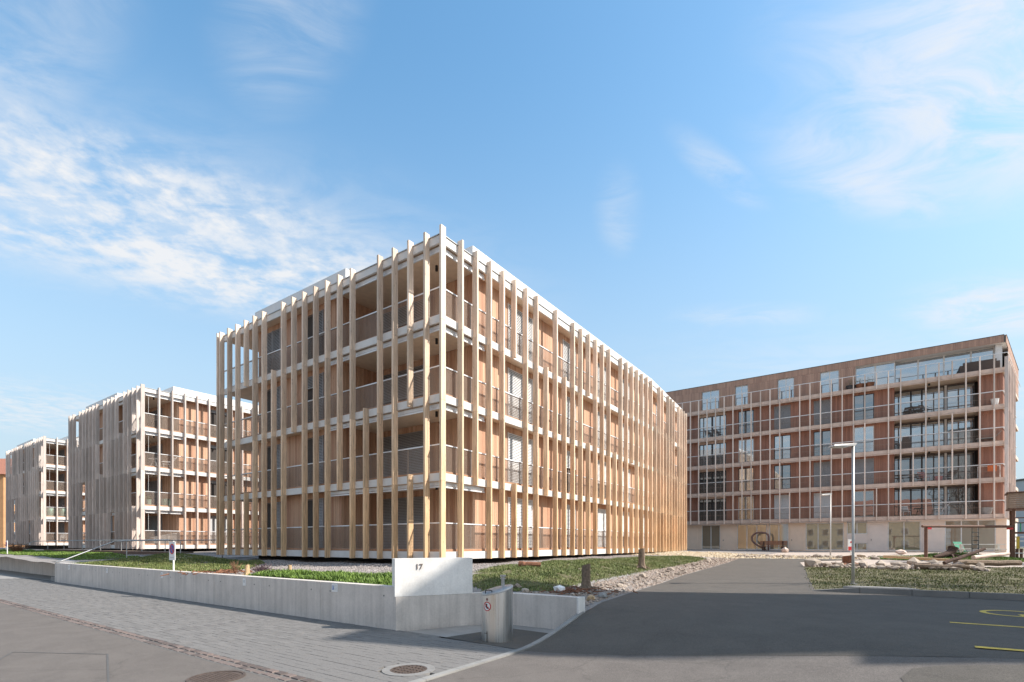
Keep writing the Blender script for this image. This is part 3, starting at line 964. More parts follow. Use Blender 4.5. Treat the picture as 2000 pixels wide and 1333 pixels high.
class Fac:
    def __init__(s, o, d, n): s.o, s.d, s.n = Vector(o), Vector(d), Vector(n)

    def pt(s, a, i): return s.o + s.d * a + s.n * i

    def box(s, mb, a0, a1, i0, i1, z0, z1, mi=0, tint=.5, skip=()):
        q = [s.pt(a0, i0), s.pt(a1, i0), s.pt(a1, i1), s.pt(a0, i1)]
        cr = (q[1] - q[0]).x * (q[2] - q[1]).y - (q[1] - q[0]).y * (q[2] - q[1]).x
        if cr < 0: q = q[::-1]
        mb.hexa([(p.x, p.y, z0) for p in q] + [(p.x, p.y, z1) for p in q], mi, tint, skip)

    def rz(s): return math.atan2(s.d.y, s.d.x)


def clad(mb, fac, a0, a1, z0, z1, inset, bw=.135, th=.03):
    n = max(1, round((a1 - a0) / bw)); w = (a1 - a0) / n
    for i in range(n):
        j = random.uniform(0, .006)
        fac.box(mb, a0 + i * w + .004, a0 + (i + 1) * w - .004, inset - j, inset + th, z0, z1, 0, random.random())


def slat_blind(fac, a0, a1, z0, z1, inset, mat, parent, pitch=.07):
    b = MB(); z = z1
    while z > z0 + pitch * .5:
        q0, q1 = fac.pt(a0, inset), fac.pt(a1, inset); p0, p1 = fac.pt(a0, inset + .028), fac.pt(a1, inset + .028)
        za, zb = z - pitch * .97, z - .008
        b.poly([(q0.x, q0.y, za), (q1.x, q1.y, za), (p1.x, p1.y, zb), (p0.x, p0.y, zb)])
        z -= pitch
    for a in (a0, a1 - .03): fac.box(b, a, a + .03, inset - .012, inset + .055, z0, z1)
    fac.box(b, a0, a1, inset - .01, inset + .06, z0 - .01, z0 + .03)
    return obj('blind', b, mat, parent)


def window(fac, a0, a1, z0, z1, inset, parent, blind, mull=1, frame='frame_dark', glass='glass', bmat='blind_white'):
    """frame as the part; panes, blind are its pieces"""
    b = MB(); d0, d1 = inset + .035, inset + .09
    fac.box(b, a0, a0 + .06, d0, d1, z0, z1); fac.box(b, a1 - .06, a1, d0, d1, z0, z1)
    fac.box(b, a0 + .06, a1 - .06, d0, d1, z0, z0 + .06); fac.box(b, a0 + .06, a1 - .06, d0, d1, z1 - .06, z1)
    for k in range(1, mull + 1):
        m = a0 + (a1 - a0) * k / (mull + 1)
        fac.box(b, m - .035, m + .035, d0, d1, z0 + .06, z1 - .06)
    w = obj('window', b, frame, parent)
    for k in range(mull + 1):
        e0 = a0 + (a1 - a0) * k / (mull + 1) + .036; e1 = a0 + (a1 - a0) * (k + 1) / (mull + 1) - .036
        g = MB(); fac.box(g, e0 + .025 * (k == 0), e1 - .025 * (k == mull), inset + .06, inset + .075, z0 + .061, z1 - .061)
        obj('pane', g, glass, w)
    if blind > 0:
        zb = z1 - (z1 - z0) * blind
        slat_blind(fac, a0 + .02, a1 - .02, zb, z1, inset - .03, bmat, w)
    return w


def mesh_panel(L, H, pitch=.058, w=.0095):
    """expanded-metal infill: two sets of crossing diagonal strands, clipped to the panel, in a thin frame; runs along +x"""
    b = MB()
    for sgn in (1, -1):
        k = -H
        while k < L:
            x0, x1 = k, k + H
            t0, t1 = max(0, -x0 / H), min(1, (L - x0) / H)
            if t1 > t0:
                xa, xb = x0 + H * t0, x0 + H * t1
                za, zb = H * t0, H * t1
                if sgn < 0: za, zb = H - za, H - zb
                y = .004 * sgn
                b.poly([(xa - w * .7, y, za), (xa + w * .7, y, za), (xb + w * .7, y, zb), (xb - w * .7, y, zb)])
            k += pitch
    for x0, x1, z0, z1 in ((0, .02, 0, H), (L - .02, L, 0, H), (.02, L - .02, 0, .018), (.02, L - .02, H - .018, H)):
        b.box(x0, x1, -.012, .012, z0, z1)
    return b.mesh('mesh_panel', ['mesh_bronze'])


MESH_A = mesh_panel(1.68, .95)
FIN = {}


def fin_mesh(mat, h, dep=.24, th=.095):
    key = (mat, h, dep, th)
    if key not in FIN:
        b = MB(); c = .006
        x, y0, y1 = th / 2, 0, dep
        ring = [(-x + c, y0), (x - c, y0), (x, y0 + c), (x, y1), (-x, y1), (-x, y0 + c)]
        b.prism(ring, 0, h)
        FIN[key] = b.mesh('fin', [mat])
    return FIN[key]


def fins(fac, positions, missing, mat, parent, top=.17, dep=.24, th=.095):
    for k, a in enumerate(positions):
        off = set(missing.get(k, ()))
        for f in range(4):
            if f in off: continue
            z0 = ST * f - .30
            z1 = ST * (f + 1) - .307
            if f == 3: z1 = ST * 4 + top
            elif f + 1 in off: z1 = ST * (f + 1) + .02
            o = put('fin', fin_mesh(mat, round(z1 - z0, 3), dep, th), parent)
            p = fac.pt(a, 0)
            ang = math.atan2(fac.n.y, fac.n.x) - math.pi / 2
            o.location = (p.x + random.uniform(-.004, .004), p.y, z0); o.rotation_euler = (0, 0, ang)


def fin_house(label, origin, rlen, bend, miss_l, miss_r, fin_mat, clad_mat, win_l, win_r, win_b, seed, group):
    random.seed(seed)
    t = thing('apartment_building', label, 'building', origin, 0, group)
    LL = 16.35
    FL = Fac((0, 0), (-1, 0), (0, 1)); FR = Fac((0, 0), (0, 1), (-1, 0))
    facs = [(FL, LL), (FR, rlen)]
    if bend:
        F2 = Fac((0, rlen), (-.0748, .9972), (-.9972, -.0748)); facs.append((F2, 9.57))
        e = lambda i: [tuple(FR.pt(rlen, i)), tuple(F2.pt(9.57, i))]
        YB = rlen + 9.5
    else:
        e = lambda i: [tuple(FR.pt(rlen, i))]
        YB = rlen
    H = ST * 4

    def outline(i, yb): return [(-i, i)] + e(i) + [(-LL + i, yb), (-LL + i, i)]
    # basement recess
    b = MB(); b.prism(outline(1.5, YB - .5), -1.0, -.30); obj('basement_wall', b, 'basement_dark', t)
    # floor slabs with timber soffit, fascia bands
    for f in range(5):
        b = MB(); z = ST * f
        b.prism(outline(.302, YB), z - .24, z - .015 if f < 4 else z - .03, 0, None, 1)
        obj('floor_slab' if f < 4 else 'roof_slab', b, ['slab_concrete', 'soffit_wood'], t)
        for fac, L in facs:
            b = MB()
            a0 = .22 if fac is not facs[-1][0] or not bend else .001
            a = a0
            while a < L - .3:
                a2 = min(a + 3.45, L - (.22 if fac is FL else 0))
                fac.box(b, a, a2 - .006, .22, .30, z - .285, z + .0); a = a2
            obj('fascia', b, 'fascia_white', t)
            if f == 4:
                b = MB(); fac.box(b, a0 - .03, L, .185, .33, z + .002, z + .03); obj('roof_edge', b, 'galvanised', t)
            else:
                b = MB(); fac.box(b, .36, L - .3, .335, .40, z + .004, z + .085); obj('deck_edge', b, 'deck_wood', t)
    # heated core and its raised roof edge
    core = [(-.765, 2.645)] + e(.765) + [(-LL + .765, YB - .3), (-LL + .765, 2.645), (-13.36, 2.645), (-13.36, .765), (-6.635, .765), (-6.635, 2.645)]
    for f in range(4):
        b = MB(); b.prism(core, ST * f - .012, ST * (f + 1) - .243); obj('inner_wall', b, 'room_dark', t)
    par = [(-.42, 2.25)] + e(.42) + [(-LL + .42, YB - .2), (-LL + .42, 2.25), (-13.2, 2.25), (-13.2, .42), (-5.9, .42), (-5.9, 2.25)]
    b = MB(); b.prism(par, H - .026, H + .62, 0, 1); obj('parapet', b, ['parapet_white', 'roof_gravel'], t)
    # fins
    posL = [.0475] + [.842 * k for k in range(1, 20)] + [LL - .05]
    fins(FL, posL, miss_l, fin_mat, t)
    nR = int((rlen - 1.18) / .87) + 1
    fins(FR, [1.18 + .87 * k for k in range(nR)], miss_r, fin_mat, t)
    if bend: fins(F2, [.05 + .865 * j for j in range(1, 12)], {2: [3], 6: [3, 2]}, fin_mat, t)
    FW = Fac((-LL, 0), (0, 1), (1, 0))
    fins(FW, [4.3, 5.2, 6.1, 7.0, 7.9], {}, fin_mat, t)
    # walls, windows
    FB = Fac((0, 2.6), (-1, 0), (0, 1))                 # loggia back wall
    FS = Fac((-6.6, 0), (0, 1), (-1, 0)); FS.n = Vector((-1, 0))   # loggia side wall, facing +x
    FB2 = Fac((0, 2.6), (-1, 0), (0, 1))
    ht = ST - .245
    for f in range(4):
        z = ST * f
        for fac, ranges, wins in ((FL, (6.6, 13.4), win_l[f]), (FR, (2.6, rlen), win_r[f]), (facs[-1][0] if bend else None, (0.0, 9.57), win_b[f] if bend else ())):
            if fac is None: continue
            b = MB(); a = ranges[0]
            for (w0, w1, blind, kind) in wins:
                clad(b, fac, a, w0, z + .0, z + ht, .72)
                clad(b, fac, w0, w1, z + 2.36, z + ht, .72)
                clad(b, fac, w0, w1, z + .0, z + .06, .72)
                a = w1
                window(fac, w0, w1, z + .06, z + 2.36, .72, t, blind, 1 if w1 - w0 > 1.3 else 0, 'frame_bronze', 'glass', 'blind_white' if kind == 0 else 'blind_grey')
            clad(b, fac, a, ranges[1], z + .0, z + ht, .72)
            obj('cladding', b, clad_mat, t, tint=True, kind='stuff')
        # loggia
        b = MB(); clad(b, FB, .72, 3.3, z, z + ht, 0.0); clad(b, FB, 6.3, 6.6, z, z + ht, 0.0); clad(b, FB, 3.3, 6.3, z + 2.36, z + ht, 0.0)
        clad(b, FS, .72, 2.6, z, z + ht, 0.0)
        clad(b, FB, 13.4, LL - .72, z, z + ht, 0.0)
        FS2 = Fac((-13.4, 0), (0, 1), (1, 0)); clad(b, FS2, .72, 2.6, z, z + ht, 0.0)
        obj('loggia_cladding', b, clad_mat, t, tint=True, kind='stuff')
        window(FB, 3.3, 6.3, z + .02, z + 2.36, 0.0, t, (1.0, 1.0, .55, .35)[f], 2, 'frame_bronze', 'glass', 'blind_grey')
        # awning boxes under the fascia of the loggia
        for fac, a0, a1 in ((FL, .35, 6.9), (FR, .42, 2.9)):
            b = MB(); zt = z + ST - .30
            fac.box(b, a0, a1, .36, .50, zt - .125, zt - .005); fac.box(b, a0, a1, .335, .375, zt - .21, zt - .155)
            a = a0 + .3
            while a < a1:
                fac.box(b, a, a + .04, .38, .44, zt - .16, zt - .125); a += 1.6
            obj('awning_cassette', b, 'rail_metal', t)
        p = FL.pt(1.5, 1.35)
        b = MB(); b.tube([(p.x, p.y, z + ht - .20), (p.x, p.y, z + ht + .02)], .055, 10); obj('ceiling_lamp', b, 'black_plastic', t)
        p = FR.pt(.62, .42)
        b = MB(); b.tube([(p.x, p.y, z + 1.1), (p.x, p.y, z + ST - .5)], .008, 5); obj('awning_cord', b, 'white_paint', t)
        # balustrade
        for fac, L in facs:
            b = MB(); fac.box(b, .34 if fac is not facs[-1][0] or not bend else 0.0, L - .05, .335, .385, z + 1.03, z + 1.075)
            obj('handrail', b, 'rail_metal', t)
            ang = math.atan2(fac.d.y, fac.d.x)
            a = .36
            while a + 1.68 < L + .25:
                p = fac.pt(a, .362)
                put('mesh_panel', MESH_A, t, (p.x, p.y, z + .085), ang); a += 1.70
    return t


W0, W1 = 0, 1
winL = {f: [(7.85, 8.56, (1, 1, 1, .5)[f], 1), (8.57, 9.3, (0, 0, .25, 0)[f], 1), (11.35, 12.04, (1, 1, 1, .9)[f], 1), (12.05, 12.75, (0, 0, 0, .9)[f], 1)] for f in range(4)}
winR = {f: [(5.0, 7.02, (1, 1, 1, .92)[f], 0), (9.9, 11.3, 1 if f != 1 else .4, 0), (13.75, 15.4, (1, .6, 1, 1)[f], 0), (17.5, 18.9, (.7, 1, 1, .5)[f], 0), (20.6, 21.9, (1, 1, .8, 1)[f], 0)] for f in range(4)}
winB = {f: [(2.3, 3.6, .8, 0), (6.0, 7.2, .5, 0)] for f in range(4)}
fin_house('large apartment building with pale new timber fins at the street corner, nearest the camera', (-12.43, 13.32, 1.40), 22.1, True,
          {2: [1], 5: [3, 2], 7: [0], 11: [0, 1], 13: [3], 16: [1, 2]},
          {1: [0], 4: [1, 2], 7: [0, 3], 9: [3], 12: [2], 14: [0], 16: [2, 3], 19: [1], 24: [3]},
          'fin_larch', 'clad_larch', winL, winR, winB, 3, 'timber-finned apartment buildings along the street')
winL2 = {f: [(7.85, 9.3, .6, 1), (11.35, 12.75, .3, 1)] for f in range(4)}
winR2 = {f: [(4.95, 6.4, (1, .1, .1, .1)[f], 1), (9.0, 10.4, .5, 0)] for f in range(4)}
bB = fin_house('weathered grey-finned apartment building in the middle of the row, behind the railing', (-42.9, 14.7, 1.60), 13.0, False,
               {2: [2, 1], 5: [3], 7: [0], 10: [3, 2], 15: [1, 0], 17: [3]}, {1: [0], 5: [2]},
               'fin_grey', 'clad_larch', winL2, winR2, {}, 5, 'timber-finned apartment buildings along the street')
bC = copy_tree(bB)
bC.location = (-73.4, 16.1, 1.80)
bC['label'] = 'weathered grey-finned apartment building farthest left and smallest in view'


# ------------------------------------------------------------------ long apartment building at the back
def long_house():
    random.seed(21)
    UR, V0 = 8.6, 54.5
    t = thing('apartment_building', 'long five storey reddish brown apartment building with attic terrace and glazed ground floor', 'building', (UR, V0, 0))
    F = Fac((0, 0), (-1, 0), (0, 1)); E = Fac((0, 0), (.22, .9755), (-.9755, .22))
    L = 34.0; D = 13.0
    def er(i, j):
        """point i in from the splayed end wall, at depth j"""
        return (-i / .9755 + .2255 * j, j)
    A = lambda u: UR - u
    zs = [4.03 + 2.86 * k for k in range(5)]
    box = lambda name, mat, *a: (lambda b: (F.box(b, *a), obj(name, b, mat, t))[1])(MB())
    # core
    b = MB(); b.prism([(-1.6, 2.6), er(1.2, 2.6), er(1.2, D), (-L, D), (-L, 1.3), (A(-15.1) * -1, 1.3), (A(-15.1) * -1, .85), (A(-12.15) * -1, .85), (A(-12.15) * -1, 1.3), (A(-12.1) * -1, 1.3), (A(-12.1) * -1, .85), (-7.06, .85), (-7.06, 2.6)][:3] + [(-L, D), (-L, 1.25), (-7.06, 1.25), (-7.06, 2.6)], 3.7, zs[4] - .3); obj('inner_wall', b, 'room_dark', t)
    b = MB(); b.prism([er(.6, 1.2), er(.6, D), (-L, D), (-L, 1.2)], .9, 3.72); obj('ground_floor_core', b, 'room_dark', t)
    for k, z in enumerate(zs):
        b = MB(); b.prism([er(.26, .26), er(.26, D), (-L, D), (-L, .26)], z - .28, z - .02, 0, None, 1); obj('floor_slab', b, ['slab_concrete', 'soffit_wood'], t)
        b = MB(); F.box(b, .0, L, .18, .25, z - .30, z); E.box(b, .26, D, .18, .25, z - .30, z); obj('fascia', b, 'fascia_pale_wood', t)
        b = MB(); F.box(b, .05, L, .14, .175, z - .40, z - .335); obj('awning_rail', b, 'fascia_pale_wood', t)
    # storeys 1-4
    F1 = Fac((0, 0), (-1, 0), (0, 1))
    wl = [(-15.05, -14.84), ]
    wins = [(.11, -1.36, 0), (-3.11, -4.49, 1), (-6.39, -7.8, 2), (-9.62, -11.04, 3), (-20.5, -21.9, 0), (-23.6, -25.0, 1)]
    blinds = {(3, 0): (.0, 0), (3, 1): (1.0, 0), (3, 2): (1.0, 0), (2, 0): (0, 0), (2, 1): (0, 0), (2, 2): (0, 0), (1, 0): (1.0, 0), (1, 1): (1.0, 1), (1, 2): (.0, 0),
              (0, 0): (.0, 0), (0, 1): (1.0, 2), (0, 2): (1.0, 2), (3, 3): (0, 0)}
    IN = .78
    for f in range(4):
        z = zs[f]; ht = 2.56
        b = MB()
        spans = [(A(8.4), A(7.0))]
        # fascia wall between the two loggias
        a = A(1.54)
        for (u0, u1, k) in wins:
            if u0 < -15.0: continue
            clad(b, F, a, A(u0), z, z + ht, IN, .16); a = A(u1)
            clad(b, F, A(u0), A(u1), z + 2.36, z + ht, IN, .16)
            bl, kind = blinds.get((f, k), (0, 0))
            window(F, A(u0), A(u1), z + .05, z + 2.36, IN, t, bl, 1, 'frame_white' if f in (0, 2) and k in (0, 3) else 'frame_dark', 'glass_sky' if (f + k) % 3 else 'glass', ('blind_grey', 'blind_grey', 'blind_white')[kind])
        clad(b, F, a, A(-12.2), z, z + ht, IN, .16)
        clad(b, F, A(-14.95), A(-20.5), z, z + ht, IN, .16)
        clad(b, F, A(-20.5), L, z, z + ht, IN, .16)
        # right wall block and its lit end
        clad(b, F, A(8.40), A(6.95), z, z + ht, IN, .16)
        clad(b, E, .86, D, z, z + ht, .37, .16)
        # loggia reveals
        Sd = Fac((A(1.54) * -1, 0), (0, 1), (-1, 0)); clad(b, Sd, .8, 2.55, z, z + ht, 0, .16)
        obj('cladding', b, 'clad_brown', t, tint=True, kind='stuff')
        Lg = [(6.95, 6.35), (6.35, 5.15), (5.0, 3.5), (3.5, 2.75), (2.75, 1.56)]
        for u0, u1 in Lg:
            window(F, A(u0), A(u1), z + .03, z + 2.46, 2.25, t, 0, 0, 'frame_dark', 'glass_sky' if f >= 2 else 'glass')
        b = MB(); F.box(b, A(5.15), A(5.0), 2.2, 2.4, z, z + 2.5); obj('loggia_column', b, 'frame_white', t)
        b = MB(); F.box(b, A(6.95), A(1.56), 2.22, 2.42, z + 2.462, z + ht); obj('lintel', b, 'frame_bronze', t)
        for u0, u1 in ((-12.25, -13.6), (-13.6, -14.9)):
            window(F, A(u0), A(u1), z + .03, z + 2.3, 1.0, t, 0, 0, 'frame_dark', 'glass_sky' if f >= 2 else 'glass')
        b = MB(); F.box(b, A(-12.25), A(-14.95), .92, 1.1, z + 2.3, z + ht); obj('lintel', b, 'fascia_pale_wood', t)
        # rails: top rail and a mesh of thin wires
        b = MB(); F.box(b, .05, L, .29, .35, z + 1.03, z + 1.09); E.box(b, .36, D, .29, .35, z + 1.03, z + 1.09); obj('handrail', b, 'rail_metal', t)
        for q in (A(3.9), A(7.3)):
            b = MB(); p = F.pt(q, 1.0); b.tube([(p.x, p.y, z + ht - .16), (p.x, p.y, z + ht)], .07, 8); obj('ceiling_lamp', b, 'black_plastic', t)
    ang = math.pi
    for f in range(4):
        a = .38
        while a < 31:
            p = F.pt(a, .322); put('mesh_panel', MESH_T, t, (p.x, p.y, zs[f] + .04), ang); a += 1.68
    # posts (slender fins)
    short = {3: (0, 1, 2), 5: (2, 3), 9: (1, 2, 3)}
    for k in range(40):
        a = .80 + .835 * k
        for f in range(4):
            if f in {3: (0, 3), 6: (0, 2, 3), 9: (1, 2, 3), 17: (1, 2, 3)}.get(k, ()): continue
            z0 = zs[f] - .34; z1 = zs[f + 1] - .346
            if f == 3: z1 = zs[4] + 1.04
            p = F.pt(a, 0)
            put('post', fin_mesh('post_pale', round(z1 - z0, 3), .18, .085), t, (p.x, p.y, z0))
        if k in (3, 9, 17):
            p = F.pt(a, 0); put('post', fin_mesh('post_pale', 1.36, .18, .085), t, (p.x, p.y, zs[4] - .33))
    for k in range(9):
        a = .02 + .86 * k
        p = E.pt(a, 0)
        for f in range(4):
            if k in (1,) : continue
            z0 = zs[f] - .34; z1 = zs[f + 1] - .346 + (1.1 if f == 3 else 0)
            put('post', fin_mesh('fin_grey', round(z1 - z0, 3), .22, .095), t, (p.x, p.y, z0), math.atan2(.22, -.9755) - math.pi / 2)
    # attic
    z = zs[4]; b = MB()
    b.prism([er(.7, 2.0), er(.7, D - .4), (-L, D - .4), (-L, 1.1), (-9.80, 1.1), (-9.80, 2.0)], z - .02, z + 2.05); obj('inner_wall', b, 'room_dark', t)
    b = MB(); a = A(-1.24)
    clad(b, F, A(8.43), L, z + 2.06, z + 2.62, .6, .16)
    for i, (u0, u1) in enumerate(((-2.48, -3.96), (-6.09, -7.48), (-10.13, -11.32), (-12.85, -14.58))):
        clad(b, F, a, A(u0), z, z + 2.05, .6, .16); a = A(u1)
        window(F, A(u0), A(u1), z + .05, z + 2.04, .72, t, 0, 1, 'frame_white', 'glass_sky')
    clad(b, F, a, L, z, z + 2.05, .6, .16)
    clad(b, E, .62, D, z + 2.06, z + 2.62, .17, .16)
    clad(b, E, 2.4, D, z, z + 2.05, .17, .16)
    obj('attic_cladding', b, 'clad_attic', t, tint=True, kind='stuff')
    b = MB(); b.prism([er(.21, .64), er(.21, D), (-L, D), (-L, .64)], z + 2.06, z + 2.60, 0, 1, 2); obj('roof_slab', b, ['roof_dark', 'roof_gravel', 'fascia_white'], t)
    b = MB(); F.box(b, .14, L, .57, .75, z + 2.622, z + 2.66); E.box(b, .75, D, .14, .3, z + 2.622, z + 2.66); obj('roof_edge', b, 'roof_dark', t)
    us = [8.0, 6.6, 4.9, 3.2, 1.6, .2, -1.24]
    for u0, u1 in zip(us[:-1], us[1:]):
        window(F, A(u0), A(u1), z + .03, z + 2.05, 1.5 if u0 > 2 else 1.0, t, 0, 0, 'frame_white', 'glass_sky')
    b = MB(); F.box(b, A(8.40), A(8.0), 1.0, 1.9, z, z + 2.05); obj('corner_panel', b, 'frame_white', t)
    b = MB(); F.box(b, A(-1.24), A(-1.26) + .0, .6, 1.2, z, z + 2.05); obj('reveal', b, 'frame_white', t)
    b = MB(); F.box(b, .05, L, .02, .06, z + 1.045, z + 1.09); E.box(b, .06, D, .02, .06, z + 1.045, z + 1.09); obj('handrail', b, 'rail_metal', t)
    # ground floor: beige panels, shop glass
    z0, z1 = .98, 3.72; IN2 = .62
    segs = [(8.6, 7.98, 'panel_beige'), (7.98, 4.88, 'g'), (4.88, 3.32, 'panel_grey'), (3.32, 1.09, 'g'), (1.09, -.38, 'panel_grey'), (-.38, -1.89, 'half'), (-1.89, -2.13, 'panel_beige'),
            (-2.13, -5.12, 'g'), (-5.12, -6.56, 'panel_beige'), (-6.56, -8.2, 'g'), (-8.2, -8.42, 'panel_beige'), (-8.42, -11.13, 'g'), (-11.13, -12.75, 'panel_beige'), (-12.75, -14.58, 'g'),
            (-14.58, -17, 'panel_beige'), (-17, -20, 'g'), (-20, -25.4, 'panel_beige')]
    for u0, u1, k in segs:
        a0, a1 = A(u0), A(u1)
        if k == 'g':
            window(F, a0, a1, z0 + .12, z1 - .12, IN2, t, 0, 1 if a1 - a0 < 2.4 else 2, 'frame_white', 'glass_shop')
            b = MB(); F.box(b, a0, a1, IN2 + .02, IN2 + .3, z0, z0 + .12); F.box(b, a0, a1, IN2 + .02, IN2 + .3, z1 - .12, z1); obj('sill', b, 'panel_beige', t)
        elif k == 'half':
            window(F, a0, a1, 2.55, z1 - .12, IN2, t, 0, 1, 'frame_white', 'glass_shop')
            window(F, a0, a1, z0 + .12, 1.75, IN2, t, 0, 1, 'frame_white', 'glass_shop')
            b = MB(); F.box(b, a0, a1, IN2 - .02, IN2 + .3, 1.75, 2.55); F.box(b, a0, a1, IN2, IN2 + .3, z0, z0 + .12); obj('wall_panel', b, 'panel_grey', t)
        else:
            b = MB(); F.box(b, a0 + .004, a1 - .004, IN2, IN2 + .5, z0, z1); obj('wall_panel', b, k, t)
            if a1 - a0 > 1.2:
                w = (a1 - a0) * .72; c = (a0 + a1) / 2 + .06
                b = MB()
                F.box(b, c - w / 2, c + w / 2, IN2 - .035, IN2 - .003, z0 + .06, z1 - .42)
                d = obj('door', b, k, t)
                h = MB(); F.box(h, c + w / 2 - .16, c + w / 2 - .12, IN2 - .075, IN2 - .037, z0 + .98, z0 + 1.12); obj('handle', h, 'frame_dark', d)
    b = MB(); E.box(b, .62, D, .25, .5, z0, z1); obj('wall_panel', b, 'plaster_white', t)
    b = MB(); F.box(b, .25, L, .5, 1.25, .6, z0 - .002); E.box(b, 1.3, D, .15, .5, .6, z0 - .002); obj('plinth', b, 'slab_concrete', t)
    for q in (A(6.0), A(2.4), A(-3.3), A(-9.0)):
        b = MB(); p = F.pt(q, .42); b.tube([(p.x, p.y, 3.61), (p.x, p.y, 3.748)], .07, 8); obj('ceiling_lamp', b, 'black_plastic', t)
    return zs


def wire_panel(L, H):
    b = MB()
    n = int(L / .05)
    for i in range(n + 1):
        x = L * i / n; b.poly([(x - .0035, 0, 0), (x + .0035, 0, 0), (x + .0035, 0, H), (x - .0035, 0, H)])
    for z in (.015, H * .5, H - .015): b.box(0, L, -.008, .008, z - .008, z + .008)
    return b.mesh('mesh_panel', ['mesh_bronze'])


MESH_T = wire_panel(1.66, .98)
ZS = long_house()


# ------------------------------------------------------------------ plain neighbours (far off, or facing the site from across the street)
def plain_house(name, label, c, ux, w, d, h, wall, roof=None, rows=3, cols=5, z0=0.0, flat_roof=False, faces=(0,), win_w=1.1, win_h=1.4):
    ux = Vector(ux).normalized(); uy = Vector((-ux.y, ux.x))
    t = thing(name, label, 'building', (c[0], c[1], z0), math.atan2(ux.y, ux.x))
    b = MB(); b.box(-w / 2, w / 2, 0, d, -1, h); obj('wall', b, wall, t)
    if flat_roof:
        b = MB(); b.box(-w / 2 - .15, w / 2 + .15, -.15, d + .15, h + .002, h + .35); obj('roof', b, 'roof_dark', t)
    else:
        b = MB(); e = .5; rh = d * .32
        b.prism([(-w / 2 - e, 0), (w / 2 + e, 0)], 0, 0) if False else None
        v = [(-w / 2 - e, -e, h - .1), (w / 2 + e, -e, h - .1), (w / 2 + e, d / 2, h + rh), (-w / 2 - e, d / 2, h + rh), (-w / 2 - e, d + e, h - .1), (w / 2 + e, d + e, h - .1)]
        b.v = v; b.f = [(0, 1, 2, 3), (3, 2, 5, 4), (0, 3, 4), (1, 5, 2), (0, 4, 5, 1)]; b.m = [0] * 5; b.t = [.5] * 5
        obj('roof', b, roof or 'tile_red', t)
    fcs = {0: Fac((-w / 2, 0), (1, 0), (0, 1)), 1: Fac((w / 2, 0), (0, 1), (-1, 0)), 2: Fac((w / 2, d), (-1, 0), (0, -1)), 3: Fac((-w / 2, d), (0, -1), (1, 0))}
    for f in faces:
        fac = fcs[f]; L = w if f in (0, 2) else d
        n = cols if f in (0, 2) else max(1, int(cols * d / w))
        for r_ in range(rows):
            for q in range(n):
                a = L * (q + .5) / n; z = h * (r_ + .35) / rows
                if z + win_h > h: continue
                fr = MB(); fac.box(fr, a - win_w / 2, a + win_w / 2, -.05, .03, z, z + win_h)
                wd = obj('window', fr, 'frame_white', t)
                g = MB(); fac.box(g, a - win_w / 2 + .07, a + win_w / 2 - .07, -.06, -.02, z + .07, z + win_h - .07); obj('pane', g, 'glass', wd)
    return t


K0 = Vector((10.19, 13.76)); e1 = Vector((-.253, .968)); e2 = Vector((.968, .253))
c0 = K0 + e2 * 4.5
nb = plain_house('neighbouring_house', 'tall slim plastered house right of the car park, out past the yellow lines', (K0 + e2 * 4.5).to_tuple(), e2, 9.0, 5.0, 17.05, 'plaster_white', rows=6, cols=3, z0=.4, flat_roof=True, faces=(0, 3))
b = MB(); b.box(-4.4, 4.4, -1.75, -.004, -1, 10.6); obj('shade_block', b, 'plaster_white', nb)  # unseen block added to widen the house's shadow across the driveway
random.seed(77)
tr = thing('added_tree', 'tall leafless tree added out of view to soften the house shadow, right of the lawn', 'tree', (10.6, 23.0, .6))  # unseen tree added so its twigs break up the shadow's far edge
trunk, added_crown = MB(), MB()


def limb(p, d, ln, r, depth):
    q = p + d * ln
    bend = Vector((random.uniform(-1, 1), random.uniform(-1, 1), random.uniform(-.2, .5))) * ln * .08
    (trunk if depth < 2 else added_crown).tube([p, (p + q) / 2 + bend, q], r, 7 if depth < 2 else 5, 0, r * .68, False)
    if depth == 6: return
    for k in range(3 if depth < 5 else 4):
        a = Vector((random.gauss(0, 1), random.gauss(0, 1), random.gauss(.25, .6))).normalized()
        nd = (d * .75 + a * .75).normalized()
        limb(q if k else p + d * ln * random.uniform(.55, .9), nd, ln * random.uniform(.62, .82), r * random.uniform(.5, .68), depth + 1)


limb(Vector((0, 0, -.2)), Vector((.02, 0, 1)), 3.6, .21, 0)
obj('trunk', trunk, 'bark_dark', tr); obj('added_crown', added_crown, 'bark_dark', tr)  # trunk and twigs of the added unseen tree
plain_house('opposite_house', 'cream plastered house across the street with red tiled roof', (-3, -26), (-1, 0), 26, 11, 8.0, 'plaster_cream', rows=3, cols=9, faces=(0,))
plain_house('opposite_house', 'pale plastered house across the street, standing beside the cream one', (-36, -26), (-1, 0), 24, 11, 9.0, 'plaster_white', rows=3, cols=8, faces=(0,))
plain_house('distant_house', 'orange plastered house far left behind the last finned building', (-115.9, 16.2), (.8176, .5757), 12, 10, 11.4, 'plaster_orange', rows=4, cols=4, z0=1.2, faces=(0, 1))
plain_house('office_block', 'grey metal clad block far right behind the playground', (31.5, 131), (.8176, .5757), 22, 14, 11.8, 'cladding_grey', rows=4, cols=7, z0=1, flat_roof=True, faces=(0,), win_w=2.0, win_h=1.0)

# ------------------------------------------------------------------ concrete walls by the street
w = thing('retaining_wall', 'long low grey concrete retaining wall along the pavers', 'wall', (0, 0, 0))
u = -7.62
for i in range(9):
    u1 = max(u - 2.45, -29.6)
    b = MB(); b.box(u1 + .004, u - .004, 6.88, 7.10, -.15, .85)
    obj('wall_panel', b, 'concrete_wall', w)
    u = u1
